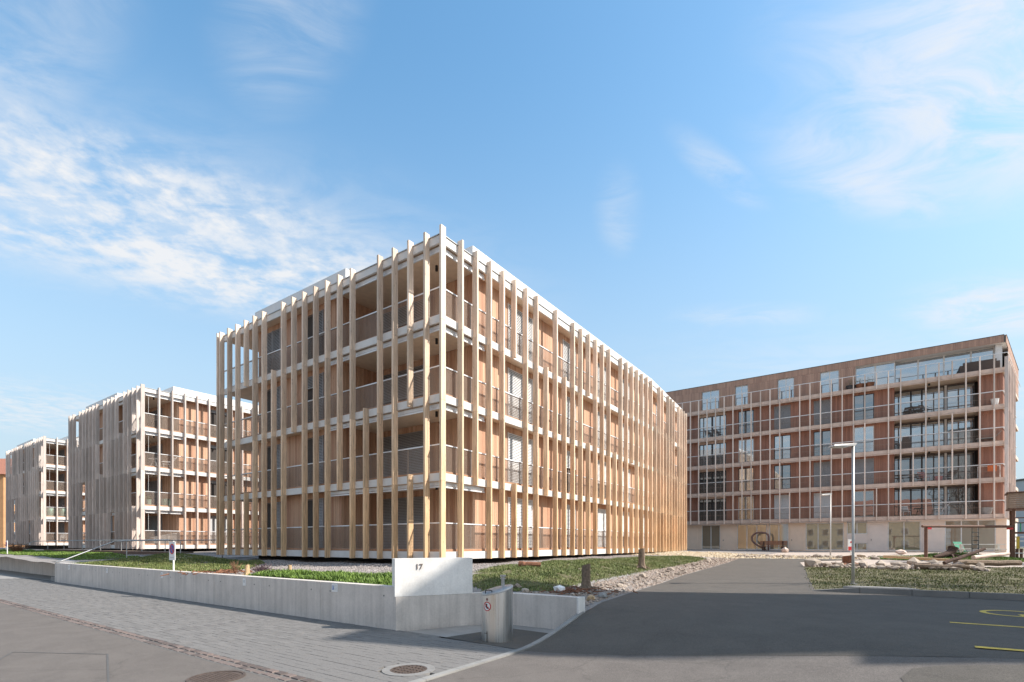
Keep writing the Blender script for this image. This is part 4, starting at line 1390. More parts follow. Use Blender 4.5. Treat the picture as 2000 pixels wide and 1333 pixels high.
# small tie holes near the panel edges
b = MB()
u = -7.62
for i in range(9):
    for q in (.35, 2.1): b.disc((u - q, 6.881, .66), (0, -1, 0), .018, .002, 10)
    u -= 2.45
obj('tie_hole', b, 'roof_dark', w, kind='stuff')
w = thing('retaining_wall', 'lower concrete retaining wall left of the stair gap', 'wall', (0, 0, 0))
u = -31.4
for i in range(8):
    b = MB(); b.box(u - 5.0 + .004, u - .004, 8.05, 8.3, -.15, .87); obj('wall_panel', b, 'concrete_wall', w); u -= 5
b = MB(); b.box(-31.4, -31.15, 8.06, 11.0, -.1, .9); obj('stair_cheek', b, 'concrete_wall', w)
st = thing('stair_flight', 'short concrete steps between the two retaining walls', 'stairs', (-30.5, 7.1, 0))
for i in range(5):
    b = MB(); b.box(-.64, .86, .3 * i, .3 * i + .6, -.1, .165 * (i + 1)); obj('step', b, 'concrete_path', st)


# entrance wall: lower plinth following a bend, white slab with the house number on top
w = thing('entrance_wall', 'concrete entrance wall with white slab bearing number 17 at the corner', 'wall', (0, 0, 0))
path = [(-7.60, 6.86), (-6.86, 8.20), (-6.72, 8.42), (-6.52, 8.60), (-6.30, 8.71), (-6.05, 8.75), (-5.55, 8.76), (-4.64, 8.76)]


def offset_path(path, d):
    out = []
    for i, p in enumerate(path):
        a = Vector(path[max(i - 1, 0)]); c = Vector(path[min(i + 1, len(path) - 1)])
        t_ = (c - a).normalized(); n_ = Vector((-t_.y, t_.x))
        out.append((p[0] + n_.x * d, p[1] + n_.y * d))
    return out


back = offset_path(path, .24)
b = MB()
for i in range(len(path) - 1):
    f0, f1, k0, k1 = path[i], path[i + 1], back[i], back[i + 1]
    b.hexa([(f0[0], f0[1], -.15), (f1[0], f1[1], -.15), (k1[0], k1[1], -.15), (k0[0], k0[1], -.15), (f0[0], f0[1], .66), (f1[0], f1[1], .66), (k1[0], k1[1], .66), (k0[0], k0[1], .66)], 0, .5, tuple(q for q, c_ in ((5, i > 0), (3, i < len(path) - 2)) if c_))
obj('plinth', b, 'concrete_wall', w)
p0, p1 = Vector(path[0]), Vector(path[1]); d = (p1 - p0).normalized(); n_ = Vector((-d.y, d.x))
sl = [p0 - d * .02 - n_ * .004, p0 + d * 1.60 - n_ * .004, p0 + d * 1.60 + n_ * .235, p0 - d * .02 + n_ * .235]
b = MB(); b.prism([tuple(q) for q in sl], .662, 1.405); slab = obj('wall_slab', b, 'concrete_pale', w)
fc = bpy.data.curves.new('house_number', 'FONT'); fc.body = '17'; fc.size = .155; fc.extrude = .006; fc.align_x = 'CENTER'
fo = bpy.data.objects.new('tmp_number', fc); COL.objects.link(fo)
bpy.context.view_layer.update()
me = bpy.data.meshes.new_from_object(fo.evaluated_get(bpy.context.evaluated_depsgraph_get()))
COL.objects.unlink(fo); bpy.data.objects.remove(fo)
me.materials.clear(); me.materials.append(MATS['frame_bronze'])
nm = put('house_number', me, w)
q = p0 + d * .46 - n_ * .014
xa = Vector((d.x, d.y, 0)); za = Vector((-n_.x, -n_.y, 0)); ya = Vector((0, 0, 1))
nm.matrix_local = Matrix(((xa.x, ya.x, za.x, q.x), (xa.y, ya.y, za.y, q.y), (xa.z, ya.z, za.z, 1.19), (0, 0, 0, 1)))
b = MB(); b.box(-4.638, -4.60, 8.74, 9.02, -.1, .662); obj('wall_end', b, 'concrete_pale', w)

# plates on the wall
def plate(u, z, wd, hh, label, big=False):
    t = thing('wall_plate', label, 'sign', (u, 6.88, z), 0, 'small plates on the retaining wall')
    b = MB(); b.box(-wd / 2, wd / 2, -.010, -.001, -hh / 2, hh / 2); obj('plate', b, 'white_paint', t)
    b = MB()
    if big:
        b.box(-wd * .42, -wd * .12, -.012, -.0101, -hh * .25, hh * .25); obj('emblem', b, 'label_blue', t)
        b = MB()
        b.box(-wd * .34, -wd * .28, -.0135, -.0121, -hh * .16, hh * .16); b.box(-wd * .28, -wd * .20, -.0135, -.0121, .01, hh * .16)
        obj('letter', b, 'white_paint', t)
        b = MB()
        for k in range(4): b.box(-.02, wd * .4, -.012, -.0101, hh * (.3 - .18 * k) - .006, hh * (.3 - .18 * k) + .006)
        obj('text_lines', b, 'label_grey', t, kind='stuff')
    else:
        b.box(-wd * .25, wd * .25, -.012, -.0101, -hh * .1, hh * .3); obj('print', b, 'label_grey', t)


plate(-9.55, .74, .20, .18, 'white plate with blue emblem on the grey wall near the white slab', True)
for u, lb in ((-13.35, 'small pale plate on the grey wall below the bright ground cover'), (-18.4, 'small pale plate on the grey wall just below the no parking sign'),
              (-23.2, 'small pale plate on the grey wall below the grass mound'), (-27.6, 'small pale plate on the grey wall nearest the stairs')):
    plate(u, .70, .14, .19, lb)


def parking_sign(u, v, z, label, rz):
    t = thing('parking_sign', label, 'sign', (u, v, z), rz)
    b = MB(); b.tube([(0, 0, -.1), (0, 0, .95)], .025, 10); obj('pole', b, 'white_paint', t)
    b = MB(); b.box(-.20, .20, -.045, -.030, .35, .93); bd = obj('board', b, 'white_paint', t)
    b = MB(); b.disc((0, -.046, .70), (0, -1, 0), .165, .004, 28, 0, .125); obj('ring', b, 'sign_red', t)
    b = MB(); b.disc((0, -.046, .70), (0, -1, 0), .124, .003, 28); obj('disc', b, 'sign_blue', t)
    b = MB()
    for s_ in (1,):
        c, q = math.cos(R(45)) * .125, math.sin(R(45)) * .125; e = .016
        b.hexa([(-c - e, -.051, .70 + q - e), (c - e, -.051, .70 - q - e), (c - e, -.047, .70 - q - e), (-c - e, -.047, .70 + q - e), (-c + e, -.051, .70 + q + e), (c + e, -.051, .70 - q + e), (c + e, -.047, .70 - q + e), (-c + e, -.047, .70 + q + e)])
    obj('slash', b, 'sign_red', t)
    b = MB(); b.box(-.12, .12, -.048, -.046, .42, .45); obj('small_print', b, 'label_grey', t)


parking_sign(-17.95, 7.03, .83, 'no parking sign on white post on the wall before the grass mound', R(1))
parking_sign(-47.5, 8.6, .95, 'white sign seen edge on above the far left lawn', R(1))


# handrails at the stairs
t = thing('stair_railing', 'galvanised handrail climbing the steps and running towards the buildings', 'railing', (0, 0, 0))
zp = lambda u, v: float(zl(u, v)) + .02
b = MB(); b.tube([(-29.75, 6.95, .86), (-29.75, 7.15, .92), (-29.8, 9.1, 1.80), (-29.8, 9.6, 1.84), (-29.8, 14.1, 1.90), (-29.8, 14.12, .9)], .028, 10); obj('handrail', b, 'galvanised', t, smooth=True)
b = MB(); b.tube([(-29.8, 9.65, 1.12), (-29.8, 14.1, 1.15)], .018, 8); obj('lower_rail', b, 'galvanised', t)
for v in (9.62, 12.0):
    b = MB(); b.tube([(-29.8, v, .7), (-29.8, v, 1.83)], .026, 8); obj('rail_post', b, 'galvanised', t)
t = thing('path_railing', 'long galvanised handrail on posts in front of the grey-finned buildings', 'railing', (0, 0, 0))
b = MB(); b.tube([(-34.2, 13.2, 1.92), (-52, 13.4, 1.95), (-60, 12.6, 1.9), (-64, 11.9, 1.3)], .028, 8); obj('handrail', b, 'galvanised', t)
for u in (-35, -38.5, -42, -46, -50, -54.5, -59):
    b = MB(); b.tube([(u, 13.25, .8), (u, 13.25, 1.92)], .024, 8); obj('rail_post', b, 'galvanised', t)
t = thing('timber_ramp', 'low brown timber walkway in front of the grey-finned buildings', 'walkway', (0, 0, 0))
for k in range(3):
    b = MB(); b.box(-58, -33.5, 12.75 - .0, 12.80, 1.0 + .075 * k, 1.065 + .075 * k); obj('edge_board', b, 'play_wood', t)
b = MB(); b.box(-58, -33.5, 12.81, 14.2, 1.12, 1.2); obj('deck', b, 'log_brown', t)
for u in (-36, -41, -46, -51, -56):
    b = MB(); b.box(u, u + .15, 12.83, 13.0, .5, 1.118); obj('support', b, 'basement_dark', t)

# ------------------------------------------------------------------ underground waste container
sheet('container_pad', [(-6.30, 6.84), (-4.63, 6.74), (-4.63, 8.28), (-6.0, 8.34)], 0, flat(0.010), 'asphalt_new')
t = thing('waste_container', 'brushed steel cylinder waste container with slanted lid beside the entrance wall', 'waste container', (-5.40, 7.22, .010), R(35.15))
r = .275; n = 48
b = MB()
hz = lambda x, y: .885 + .065 * (x / r) + .02 * (y / r)
for k in range(n):
    a = 2 * math.pi * k / n; b.v.append((r * math.cos(a), r * math.sin(a), 0))
for k in range(n):
    a = 2 * math.pi * k / n; x, y = r * math.cos(a), r * math.sin(a); b.v.append((x, y, hz(x, y)))
for k in range(n):
    b.f.append((k, (k + 1) % n, n + (k + 1) % n, n + k)); b.m.append(0); b.t.append(.5)
obj('body', b, 'brushed_steel', t, smooth=True)
b = MB()
rings = [(r + .004, -.035), (r + .006, .0), (r * .97, .012), (r * .45, .03), (.02, .034)]
for rr, dz in rings:
    for k in range(n):
        a = 2 * math.pi * k / n; x, y = rr * math.cos(a), rr * math.sin(a); b.v.append((x, y, hz(x, y) + dz))
for i in range(len(rings) - 1):
    for k in range(n):
        b.f.append((i * n + k, i * n + (k + 1) % n, (i + 1) * n + (k + 1) % n, (i + 1) * n + k)); b.m.append(0); b.t.append(.5)
b.f.append(tuple((len(rings) - 1) * n + k for k in range(n))); b.m.append(0); b.t.append(.5)
obj('lid', b, 'galvanised', t, smooth=True)
b = MB(); b.tube([(.10, .05, hz(.1, .05)), (.10, .05, 1.10)], .030, 14); b.disc((.10, .05, 1.06), (0, 0, 1), .046, .022, 16); b.disc((.10, .05, 1.105), (0, 0, 1), .052, .03, 16)
b.tube([(.10, .05, 1.08), (.10, .05, 1.12)], .022, 10); obj('lifting_hook', b, 'galvanised', t)
hx, hy = -.14, -.215
b = MB(); b.tube([(hx - .055, hy - .02, hz(hx, hy) + .0), (hx - .055, hy - .045, hz(hx, hy) + .05), (hx + .0, hy - .05, hz(hx, hy) + .06), (hx + .055, hy - .04, hz(hx, hy) + .045), (hx + .055, hy - .02, hz(hx, hy) - .0)], .009, 8); obj('handle', b, 'black_plastic', t)


def on_cyl(mb, a0, z0, hw, hh, off, mi=0, ring=None, n=20):
    """decal bent round the body; centre angle a0"""
    def P(x, z): a = a0 + x / r; return ((r + off) * math.cos(a), (r + off) * math.sin(a), z0 + z)
    if ring is None:
        for i in range(4):
            x0, x1 = -hw + 2 * hw * i / 4, -hw + 2 * hw * (i + 1) / 4
            mb.poly([P(x0, -hh), P(x1, -hh), P(x1, hh), P(x0, hh)], mi)
    else:
        for k in range(n):
            a, c = 2 * math.pi * k / n, 2 * math.pi * (k + 1) / n
            if ring == 0: mb.poly([P(0, 0), P(hw * math.cos(a), hw * math.sin(a)), P(hw * math.cos(c), hw * math.sin(c))], mi)
            else: mb.poly([P(ring * math.cos(a), ring * math.sin(a)), P(hw * math.cos(a), hw * math.sin(a)), P(hw * math.cos(c), hw * math.sin(c)), P(ring * math.cos(c), ring * math.sin(c))], mi)


SA = R(-128)
b = MB(); on_cyl(b, SA, 0.60, .075, 0, .002, 0, 0); obj('sticker', b, 'white_paint', t)
b = MB(); on_cyl(b, SA, .61, .082, 0, .003, 0, .066); obj('sticker_ring', b, 'sign_red', t)
b = MB()
on_cyl(b, SA - .10, .625, .008, .03, .003); on_cyl(b, SA - .02, .615, .012, .036, .003); on_cyl(b, SA + .05, .585, .016, .015, .003); on_cyl(b, SA - .05, .648, .02, .006, .003)
obj('sticker_symbol', b, 'black_plastic', t)
b = MB()
for i in range(10):
    q = -.045 + .09 * i / 9; on_cyl(b, SA + q / r, .61 - q, .006, .008, .0035)
obj('sticker_slash', b, 'sign_red', t)
b = MB(); on_cyl(b, SA, .73, .02, .02, .003); obj('lock', b, 'sculpture_brown', t)
b = MB(); on_cyl(b, SA, .09, .006, .09, .003); on_cyl(b, SA - .12, .145, .04, .004, .003); obj('door_seam', b, 'black_plastic', t)


# ------------------------------------------------------------------ lamps
plain('lamp_metal', (0.44, 0.43, 0.42), 0.45, 0.3, 0.08, 14)


def lamp(u, v, label, rz):
    z = float(zr(u, v)) - .05
    t = thing('street_lamp', label, 'street lamp', (u, v, z), rz, 'street lamps by the driveway')
    b = MB(); b.tube([(0, 0, 0), (0, 0, .9), (0, 0, 3.95)], lambda q: .046 if q < .4 else .036, 14); obj('pole', b, 'lamp_metal', t, smooth=True)
    b = MB(); b.hexa([(-.62, -.15, 3.93), (-.0, -.09, 3.95), (-.0, .09, 3.95), (-.62, .15, 3.93), (-.60, -.13, 3.985), (.08, -.07, 4.03), (.08, .07, 4.03), (-.60, .13, 3.985)])
    obj('lamp_head', b, 'lamp_metal', t)
    b = MB(); b.box(-.55, -.2, -.1, .1, 3.915, 3.934); obj('lamp_glass', b, 'white_paint', t)
    b = MB(); b.box(-.075, .075, -.075, .075, 0, .07); obj('base_plate', b, 'lamp_metal', t)


lamp(-.45, 17.4, 'tall grey street lamp standing on the lawn by the kerb', R(35))
lamp(-2.2, 38.5, 'slim grey street lamp farther back in front of the shop windows', R(35))

# ------------------------------------------------------------------ stones, stumps, driftwood
STONES = []
for k in range(9):
    me = ball(1.0, 1, k + 1, .55, (1.0, random.uniform(.65, .9), random.uniform(.45, .7)))
    at = me.attributes.new('tint', 'FLOAT', 'FACE'); at.data.foreach_set('value', [random.random() ** .8] * len(me.polygons))
    me.materials.append(MATS['stone']); STONES.append(me)


def stone(u, v, r, label, group=None, k=None, zf=zr, sink=.25, mat=None):
    me = STONES[random.randrange(9) if k is None else k]
    if mat:
        me = me.copy(); me.materials.clear(); me.materials.append(MATS[mat])
    o = put('stone', me, None, (u, v, float(zf(u, v)) + r * .5 * (1 - sink)), random.uniform(0, 6.28), None, (r, r, r * random.uniform(.8, 1.2)))
    return tag(o, label, 'stone', group)


random.seed(15)
def rubble(name, places, mat_tints=True, zf=zr):
    """the small stuff between the stones one can tell apart"""
    V = []; T = []
    for u, v, r in places:
        me = STONES[random.randrange(9)]; a = random.uniform(0, 6.28); c, q = math.cos(a) * r, math.sin(a) * r; k = r * random.uniform(.7, 1.2)
        z = float(zf(u, v)) + r * .35; tn = random.random()
        co = [(u + p.co.x * c - p.co.y * q, v + p.co.x * q + p.co.y * c, z + p.co.z * k) for p in me.vertices]
        for f in me.polygons:
            V.extend(co[i] for i in f.vertices); T.append(tn)
    put(name, arr_mesh(name, np.array(V), 3, 'stone', T), kind='stuff')


big = [(-2.1, 25.3, .34, 'brown boulder at the left end of the stone heap, beside the driveway'), (-1.55, 25.0, .24, 'pale flat stone next to the brown boulder at the heap\'s left end'),
       (-1.2, 25.5, .26, 'grey stone left of the sawn stump, in the back of the heap'), (-.35, 25.6, .27, 'broad stone just right of the sawn stump'),
       (.25, 25.2, .30, 'cream boulder in the heap directly right of the lamp pole'), (.85, 25.4, .28, 'rounded stone between the cream boulder and the dark branch'),
       (1.35, 26.0, .40, 'largest stone on top of the heap, left of the dark branch'), (1.6, 25.2, .30, 'pale stone in front of the largest one in the heap'),
       (2.15, 25.35, .33, 'angular stone under the foot of the dark branch'), (2.7, 25.9, .26, 'small stone right of the dark branch foot'), (2.0, 26.4, .30, 'stone at the back of the heap behind the branch'), (3.3, 26.5, .24, 'last stone of the heap, against the thick driftwood')]
for u, v, r, lb in big: stone(u, v, r, lb)
rubble('stone_rubble', [(random.uniform(-2.1, 3.4), 25.2 + random.gauss(0, .42), random.uniform(.05, .18)) for k in range(170)])
for u, v, r, lb in ((-4.0, 33.6, .22, 'yellowish stone at the left of the driveway\'s far end'), (-2.6, 34.1, .28, 'yellowish boulder in the middle of the driveway\'s far end'), (-1.4, 33.4, .24, 'cream stone at the right of the driveway\'s far end'), (-.5, 34.8, .26, 'cream stone by the foot of the farther lamp')):
    stone(u, v, r, lb)
rubble('gravel_lumps', [(random.uniform(-7, .4), random.uniform(32.9, 35.6), random.uniform(.05, .16)) for k in range(120)])
for (u, v, r, lb) in ((-5.6, 13.0, .12, 'grey stone on the driveway edging just past the nearest stump'), (-6.2, 16.3, .15, 'brown stone on the edging between the two upright stumps'), (-6.4, 19.8, .16, 'rough stone on the edging beside the farther upright stump'),
                      (-6.5, 23.4, .17, 'rough stone on the edging past the farther stump'), (-6.7, 26.5, .19, 'last rough stone on the edging where the driveway bends'), (-7.1, 10.3, .14, 'pale stone behind the waste container at the lawn corner'), (-6.6, 9.9, .11, 'small stone between the container and the white boulder')):
    stone(u, v, r, lb, None, None, zl)
rubble('edging_stones', [(float(ue(v)) - random.uniform(.15, 1.0), v, random.uniform(.03, .085)) for v in [random.uniform(9.3, 31) for k in range(200)]], zf=zl)
stone(-6.08, 10.6, .17, 'white boulder at the foot of the nearest stump', None, 2, zl, .2, 'white_paint')
stone(-4.98, 10.05, .12, 'yellowish stone on the gravel beside the wall end', None, 3, zl, .2, 'log_cut')
stone(-5.0, 10.65, .13, 'grey stone behind the yellowish one at the wall end', None, 4, zl, .2, 'concrete_kerb')
stone(-5.9, 47.5, .42, 'large tan boulder lying before the shop door by the bench', None, 5, zr, .3, 'fascia_pale_wood')
stone(1.6, 44.5, .48, 'large flat tan boulder right of the lamp, before the shop windows', None, 6, zr, .3, 'fascia_pale_wood')
stone(6.6, 30.9, .42, 'big rounded boulder at the foot of the play tower', None, 7, zr, .3, 'fascia_pale_wood')


def log(p0, p1, r, label, mat='log_brown', r2=None, name='log'):
    b = MB(); p0, p1 = Vector(p0), Vector(p1); n_ = 6; pts = []
    for i in range(n_ + 1):
        q = p0 + (p1 - p0) * i / n_
        pts.append(q + Vector((random.uniform(-1, 1), random.uniform(-1, 1), random.uniform(-.6, .6))) * r * .25)
    b.tube(pts, r, 9, 0, r2 if r2 else r * .8)
    return tag(obj(name, b, mat, smooth=False), label, 'log', None)


zz = lambda u, v: float(zr(u, v))
log((2.2, 25.0, zz(2.2, 25) + .25), (3.5, 26.3, zz(3.5, 26) + .75), .07, 'dark branch rising out of the stone heap', 'bark_dark')
log((2.6, 26.0, zz(2.6, 26) + .2), (4.7, 27.6, zz(4.7, 27.6) + .15), .13, 'long thick driftwood log at the right end of the stone heap', 'log_brown')
log((3.2, 26.6, zz(3.2, 26.6) + .4), (4.4, 27.9, zz(4.4, 27.9) + .5), .08, 'pale bleached log lying across the thick driftwood', 'fascia_pale_wood')
log((.4, 27.5, zz(.4, 27.5) + .35), (2.6, 26.3, zz(2.6, 26.3) + .3), .06, 'thin pale branch across the back of the stone heap', 'log_cut')
log((1.3, 24.6, zz(1.3, 24.6) + .12), (2.9, 24.9, zz(2.9, 24.9) + .12), .10, 'grey brown log in front of the stone heap', 'log_brown')
log((-8.9, 13.0, float(zl(-8.9, 13)) + .10), (-8.35, 13.35, float(zl(-8.4, 13.3)) + .09), .10, 'short reddish log on the grass behind the waste container', 'log_red')


def stump_post(u, v, h, r, label, zf, mat='log_brown', flare=1.5):
    t = thing('tree_stump', label, 'tree stump', (u, v, float(zf(u, v))))
    b = MB(); n_ = 14; zs_ = [-.1, .02, .10, .25, h * .6, h]
    for i, z in enumerate(zs_):
        for k in range(n_):
            a = 2 * math.pi * k / n_
            rr = r * (flare if z < .05 else (1 + (flare - 1) * .45) if z < .12 else 1.0) * (1 + .16 * mnoise.noise(Vector((math.cos(a) * 1.7, math.sin(a) * 1.7, z * 2 + u))))
            b.v.append((rr * math.cos(a), rr * math.sin(a), z + (.03 * math.cos(a) if i == 5 else 0)))
    for i in range(5):
        for k in range(n_):
            b.f.append((i * n_ + k, i * n_ + (k + 1) % n_, (i + 1) * n_ + (k + 1) % n_, (i + 1) * n_ + k)); b.m.append(0); b.t.append(.5)
    obj('trunk', b, mat, t)
    b = MB(); b.poly([(r * .98 * math.cos(2 * math.pi * k / n_), r * .98 * math.sin(2 * math.pi * k / n_), h + .004 + .03 * math.cos(2 * math.pi * k / n_)) for k in range(n_)]); obj('cut_face', b, 'log_cut', t)
    for k in range(5):
        a = k * 1.3 + u; b = MB()
        b.tube([(r * .8 * math.cos(a), r * .8 * math.sin(a), .10), (r * 2.0 * math.cos(a), r * 2.0 * math.sin(a), .03), (r * 3.0 * math.cos(a + .3), r * 3.0 * math.sin(a + .3), -.02)], r * .3, 6, 0, r * .1)
        obj('root', b, mat, t)


stump_post(-5.89, 11.6, .62, .105, 'upright weathered stump nearest the driveway, with spread roots', zl)
stump_post(-7.2, 18.8, .74, .12, 'upright slender stump farther back on the verge, in front of the fins', zl, 'log_brown')
stump_post(-.85, 26.4, .42, .22, 'reddish sawn stump standing among the stones left of the lamp pole', zr, 'log_red', 1.02)
stump_post(-14.6, 7.6, .30, .06, 'small split stump behind the wall by the purple shrub', zl, 'log_cut', 1.3)
stump_post(-13.6, 8.3, .22, .05, 'short orange stake cut off at the edge of the ground cover', zl, 'log_cut', 1.05)
# uprooted stump on the mound
t = thing('root_stump', 'dark upturned root stump on the grassy mound by the playground', 'tree stump', (3.15, 33.4, zz(3.15, 33.4)), R(35))
b = MB()
b.tube([(-.95, -.2, .02), (-.5, -.1, .09), (-.1, 0, .18), (.15, .05, .32), (.22, .05, .50)], lambda q: .06 + .16 * q, 10); obj('trunk', b, 'bark_dark', t)
for k in range(6):
    a = k * 1.05; b = MB(); b.tube([(.1, 0, .12), (.1 + .28 * math.cos(a), .24 * math.sin(a), .08), (.1 + .5 * math.cos(a), .45 * math.sin(a), -.03)], .07, 6, 0, .03); obj('root', b, 'bark_dark', t)
# bark and dry twigs round the nearest stump
def twigs(name, label, u, v, n, spread, h, mat, zf, cat='shrub', up=True, r0=.006):
    t = thing(name, label, cat, (u, v, float(zf(u, v))))
    b = MB()
    for k in range(n):
        a = random.uniform(0, 6.28); q = random.uniform(.2, 1)
        if up:
            x, y = math.cos(a) * spread * q, math.sin(a) * spread * q
            hh = h * random.uniform(.5, 1)
            b.tube([(x * .15, y * .15, -.02), (x * .5, y * .5, hh * .55), (x, y, hh)], r0, 4, 0, r0 * .3, False, random.random())
            for m in range(3):
                f = random.uniform(.4, .9); p = (x * f, y * f, hh * f)
                b.tube([p, (p[0] + random.uniform(-.1, .1) * h * 2, p[1] + random.uniform(-.1, .1) * h * 2, p[2] + random.uniform(.05, .25) * h)], r0 * .7, 4, 0, r0 * .2, False, random.random())
        else:
            x, y = random.gauss(0, spread), random.gauss(0, spread); d_ = random.uniform(.06, .28)
            b.tube([(x, y, random.uniform(.01, .06)), (x + math.cos(a) * d_, y + math.sin(a) * d_, random.uniform(0, .08))], r0, 4, 0, r0 * .6, False, random.random())
    obj('twigs' if up else 'bark_pieces', b, mat, t, tint=True, kind='stuff')


twigs('bark_litter', 'reddish bark and twigs strewn round the nearest stump', -6.0, 11.0, 120, .45, .1, 'log_red', zl, 'bark pile', False, .014)
twigs('bark_litter', 'brown bark and roots strewn behind the wall left of the ground cover', -16.2, 7.7, 110, .6, .1, 'log_red', zl, 'bark pile', False, .016)
twigs('small_shrub', 'low purple leafless shrub behind the wall by the small split stump', -15.0, 8.2, 60, .38, .32, 'leaf_purple', zl, 'shrub', True, .010)
twigs('small_shrub', 'dry reddish grass tuft behind the wall left of the purple shrub', -15.9, 7.9, 40, .2, .4, 'twig', zl, 'shrub', True, .006)
twigs('dry_shrub', 'dry brown bush at the far left edge beside the handrail', -55.5, 10.6, 170, .95, .85, 'twig', zl, 'shrub', True, .010)
# small white daisies/litter on the lawn
x, y = scatter(LAWN_R, 260, lambda a, c: np.where(a < 9, 1, .1))
V = []
for a, c in zip(x, y):
    z = zz(a, c) + random.uniform(.02, .06); s_ = random.uniform(.012, .03); q = random.uniform(0, 3)
    V += [(a, c, z), (a + s_ * math.cos(q), c + s_ * math.sin(q), z + .01), (a - s_ * math.sin(q), c + s_ * math.cos(q), z + .012)]
put('dry_leaves', arr_mesh('dry_leaves', np.array(V), 3, 'flower_pale', np.zeros(len(V) // 3)), kind='stuff')
x, y = scatter(VERGE, 110)
V = []
for a, c in zip(x, y):
    z = float(zl(a, c)) + random.uniform(.03, .08); s_ = random.uniform(.012, .03); q = random.uniform(0, 3)
    V += [(a, c, z), (a + s_ * math.cos(q), c + s_ * math.sin(q), z + .01), (a - s_ * math.sin(q), c + s_ * math.cos(q), z + .012)]
put('fallen_leaves', arr_mesh('fallen_leaves', np.array(V), 3, 'flower_pale', np.zeros(len(V) // 3)), kind='stuff')

# ------------------------------------------------------------------ bench, sculpture, marker, playground
t = thing('park_bench', 'brown wooden bench with dark feet in front of the left shop window', 'bench', (-7.6, 53.0, zz(-7.6, 53.0) - .0))
for k in range(4):
    b = MB(); b.box(-1.15, 1.15, -.28 + .13 * k, -.17 + .13 * k, .42, .47); obj('seat_slat', b, 'bench_wood', t)
for k in range(3):
    b = MB(); b.box(-1.15, 1.15, .28 + .02 * k, .32 + .02 * k, .56 + .13 * k, .67 + .13 * k); obj('back_slat', b, 'bench_wood', t)
for s_ in (-.8, .8):
    b = MB(); b.box(s_ - .09, s_ + .09, -.25, .3, 0, .418); b.box(s_ - .05, s_ + .05, .20, .279, .418, .9); obj('leg', b, 'bark_dark', t)
b = MB()
pts = [(1.05, 0, .0), (.6, 0, .32), (.1, 0, .62), (-.22, 0, 1.0), (-.18, 0, 1.42), (.12, 0, 1.68), (.6, 0, 1.74), (1.05, 0, 1.62), (1.22, 0, 1.35), (1.2, 0, .6), (1.2, 0, -.05)]
sm = []
for i in range(len(pts) - 1):
    for q in range(4):
        a, c = Vector(pts[i]), Vector(pts[i + 1]); pm = Vector(pts[max(i - 1, 0)]); pn = Vector(pts[min(i + 2, len(pts) - 1)]); f = q / 4
        sm.append(.5 * ((2 * a) + (c - pm) * f + (2 * pm - 5 * a + 4 * c - pn) * f * f + (3 * a - pm - 3 * c + pn) * f ** 3))
sm.append(Vector(pts[-1]))
b.tube(sm, .085, 10)
o = obj('tube_sculpture', b, 'sculpture_brown', smooth=True, loc=(-9.3, 53.9, zz(-9.3, 53.9)))
tag(o, 'curved dark brown tube standing behind the bench before the shop window', 'sculpture')
t = thing('hydrant_marker', 'red and white marker plate on a thin white post by the lamp pole', 'sign', (-1.05, 36.3, zz(-1.05, 36.3)), R(35))
b = MB(); b.tube([(0, 0, -.1), (0, 0, .9)], .03, 8); obj('pole', b, 'white_paint', t)
b = MB(); b.box(-.17, .17, -.03, .03, .40, 1.05); obj('board', b, 'white_paint', t)
b = MB(); b.box(-.17, .17, -.036, -.031, .40, .62); obj('red_band', b, 'sign_red', t)
b = MB(); b.disc((0, -.031, .88), (0, -1, 0), .06, .004, 14); obj('red_dot', b, 'sign_red', t)

# climbing frame with rope ladder
PZ = zz(4, 33.6)
t = thing('swing_frame', 'dark red timber play frame with rope ladder before the right shop window', 'playground frame', (0, 0, 0))
A0, A1 = Vector((2.15, 32.35)), Vector((5.75, 35.3))
b = MB(); b.tube([(A0.x, A0.y, .8), (A0.x, A0.y, 2.48)], .075, 10); obj('post', b, 'play_wood', t)
b = MB(); b.tube([(A0.x - .15, A0.y - .12, 2.55), (A1.x, A1.y, 2.55)], .065, 10); obj('beam', b, 'play_wood', t)
for q in (.03, .96):
    p = A0 + (A1 - A0) * q; b = MB(); b.obox(p, (.77, .64), (-.64, .77), .10, .07, 2.40, 2.49); obj('bracket', b, 'sign_red', t)
p = A0 + (A1 - A0) * .56; d = (A1 - A0).normalized()
for s_ in (-.17, .17):
    q = p + d * s_; b = MB(); b.tube([(q.x, q.y, .95), (q.x, q.y, 2.5)], .018, 6); obj('rope', b, 'rope_dark', t)
for k in range(7):
    q0, q1 = p - d * .19, p + d * .19; z = 1.05 + .2 * k; b = MB(); b.tube([(q0.x, q0.y, z), (q1.x, q1.y, z)], .02, 6); obj('rung', b, 'rope_dark', t)
t = thing('play_tower', 'brown timber play tower with slatted hut at the right edge', 'playground tower', (A1.x, A1.y, zz(A1.x, A1.y)), R(-6))
for x, y in ((0, 0), (1.5, 0), (0, 1.5), (1.5, 1.5)):
    b = MB(); b.box(x - .06, x + .06, y - .06, y + .06, -.1, 2.5); obj('post', b, 'play_wood', t)
for k in range(7):
    b = MB(); b.box(-.18, 1.75, -.16, -.12, 2.52 + .105 * k, 2.615 + .105 * k); obj('slat', b, 'play_slat', t)
    b = MB(); b.box(-.18, -.14, -.119, 1.65, 2.52 + .105 * k, 2.615 + .105 * k); obj('slat', b, 'play_slat', t)
b = MB(); b.box(-.25, 1.8, -.22, 1.7, 3.27, 3.32); obj('roof', b, 'play_wood', t)
b = MB(); b.box(-.2, 1.75, -.16, 1.65, 2.44, 2.515); obj('roof_beam', b, 'play_wood', t)
b = MB(); b.box(.07, 1.7, .0, 1.6, 1.25, 1.33); obj('platform', b, 'play_wood', t)
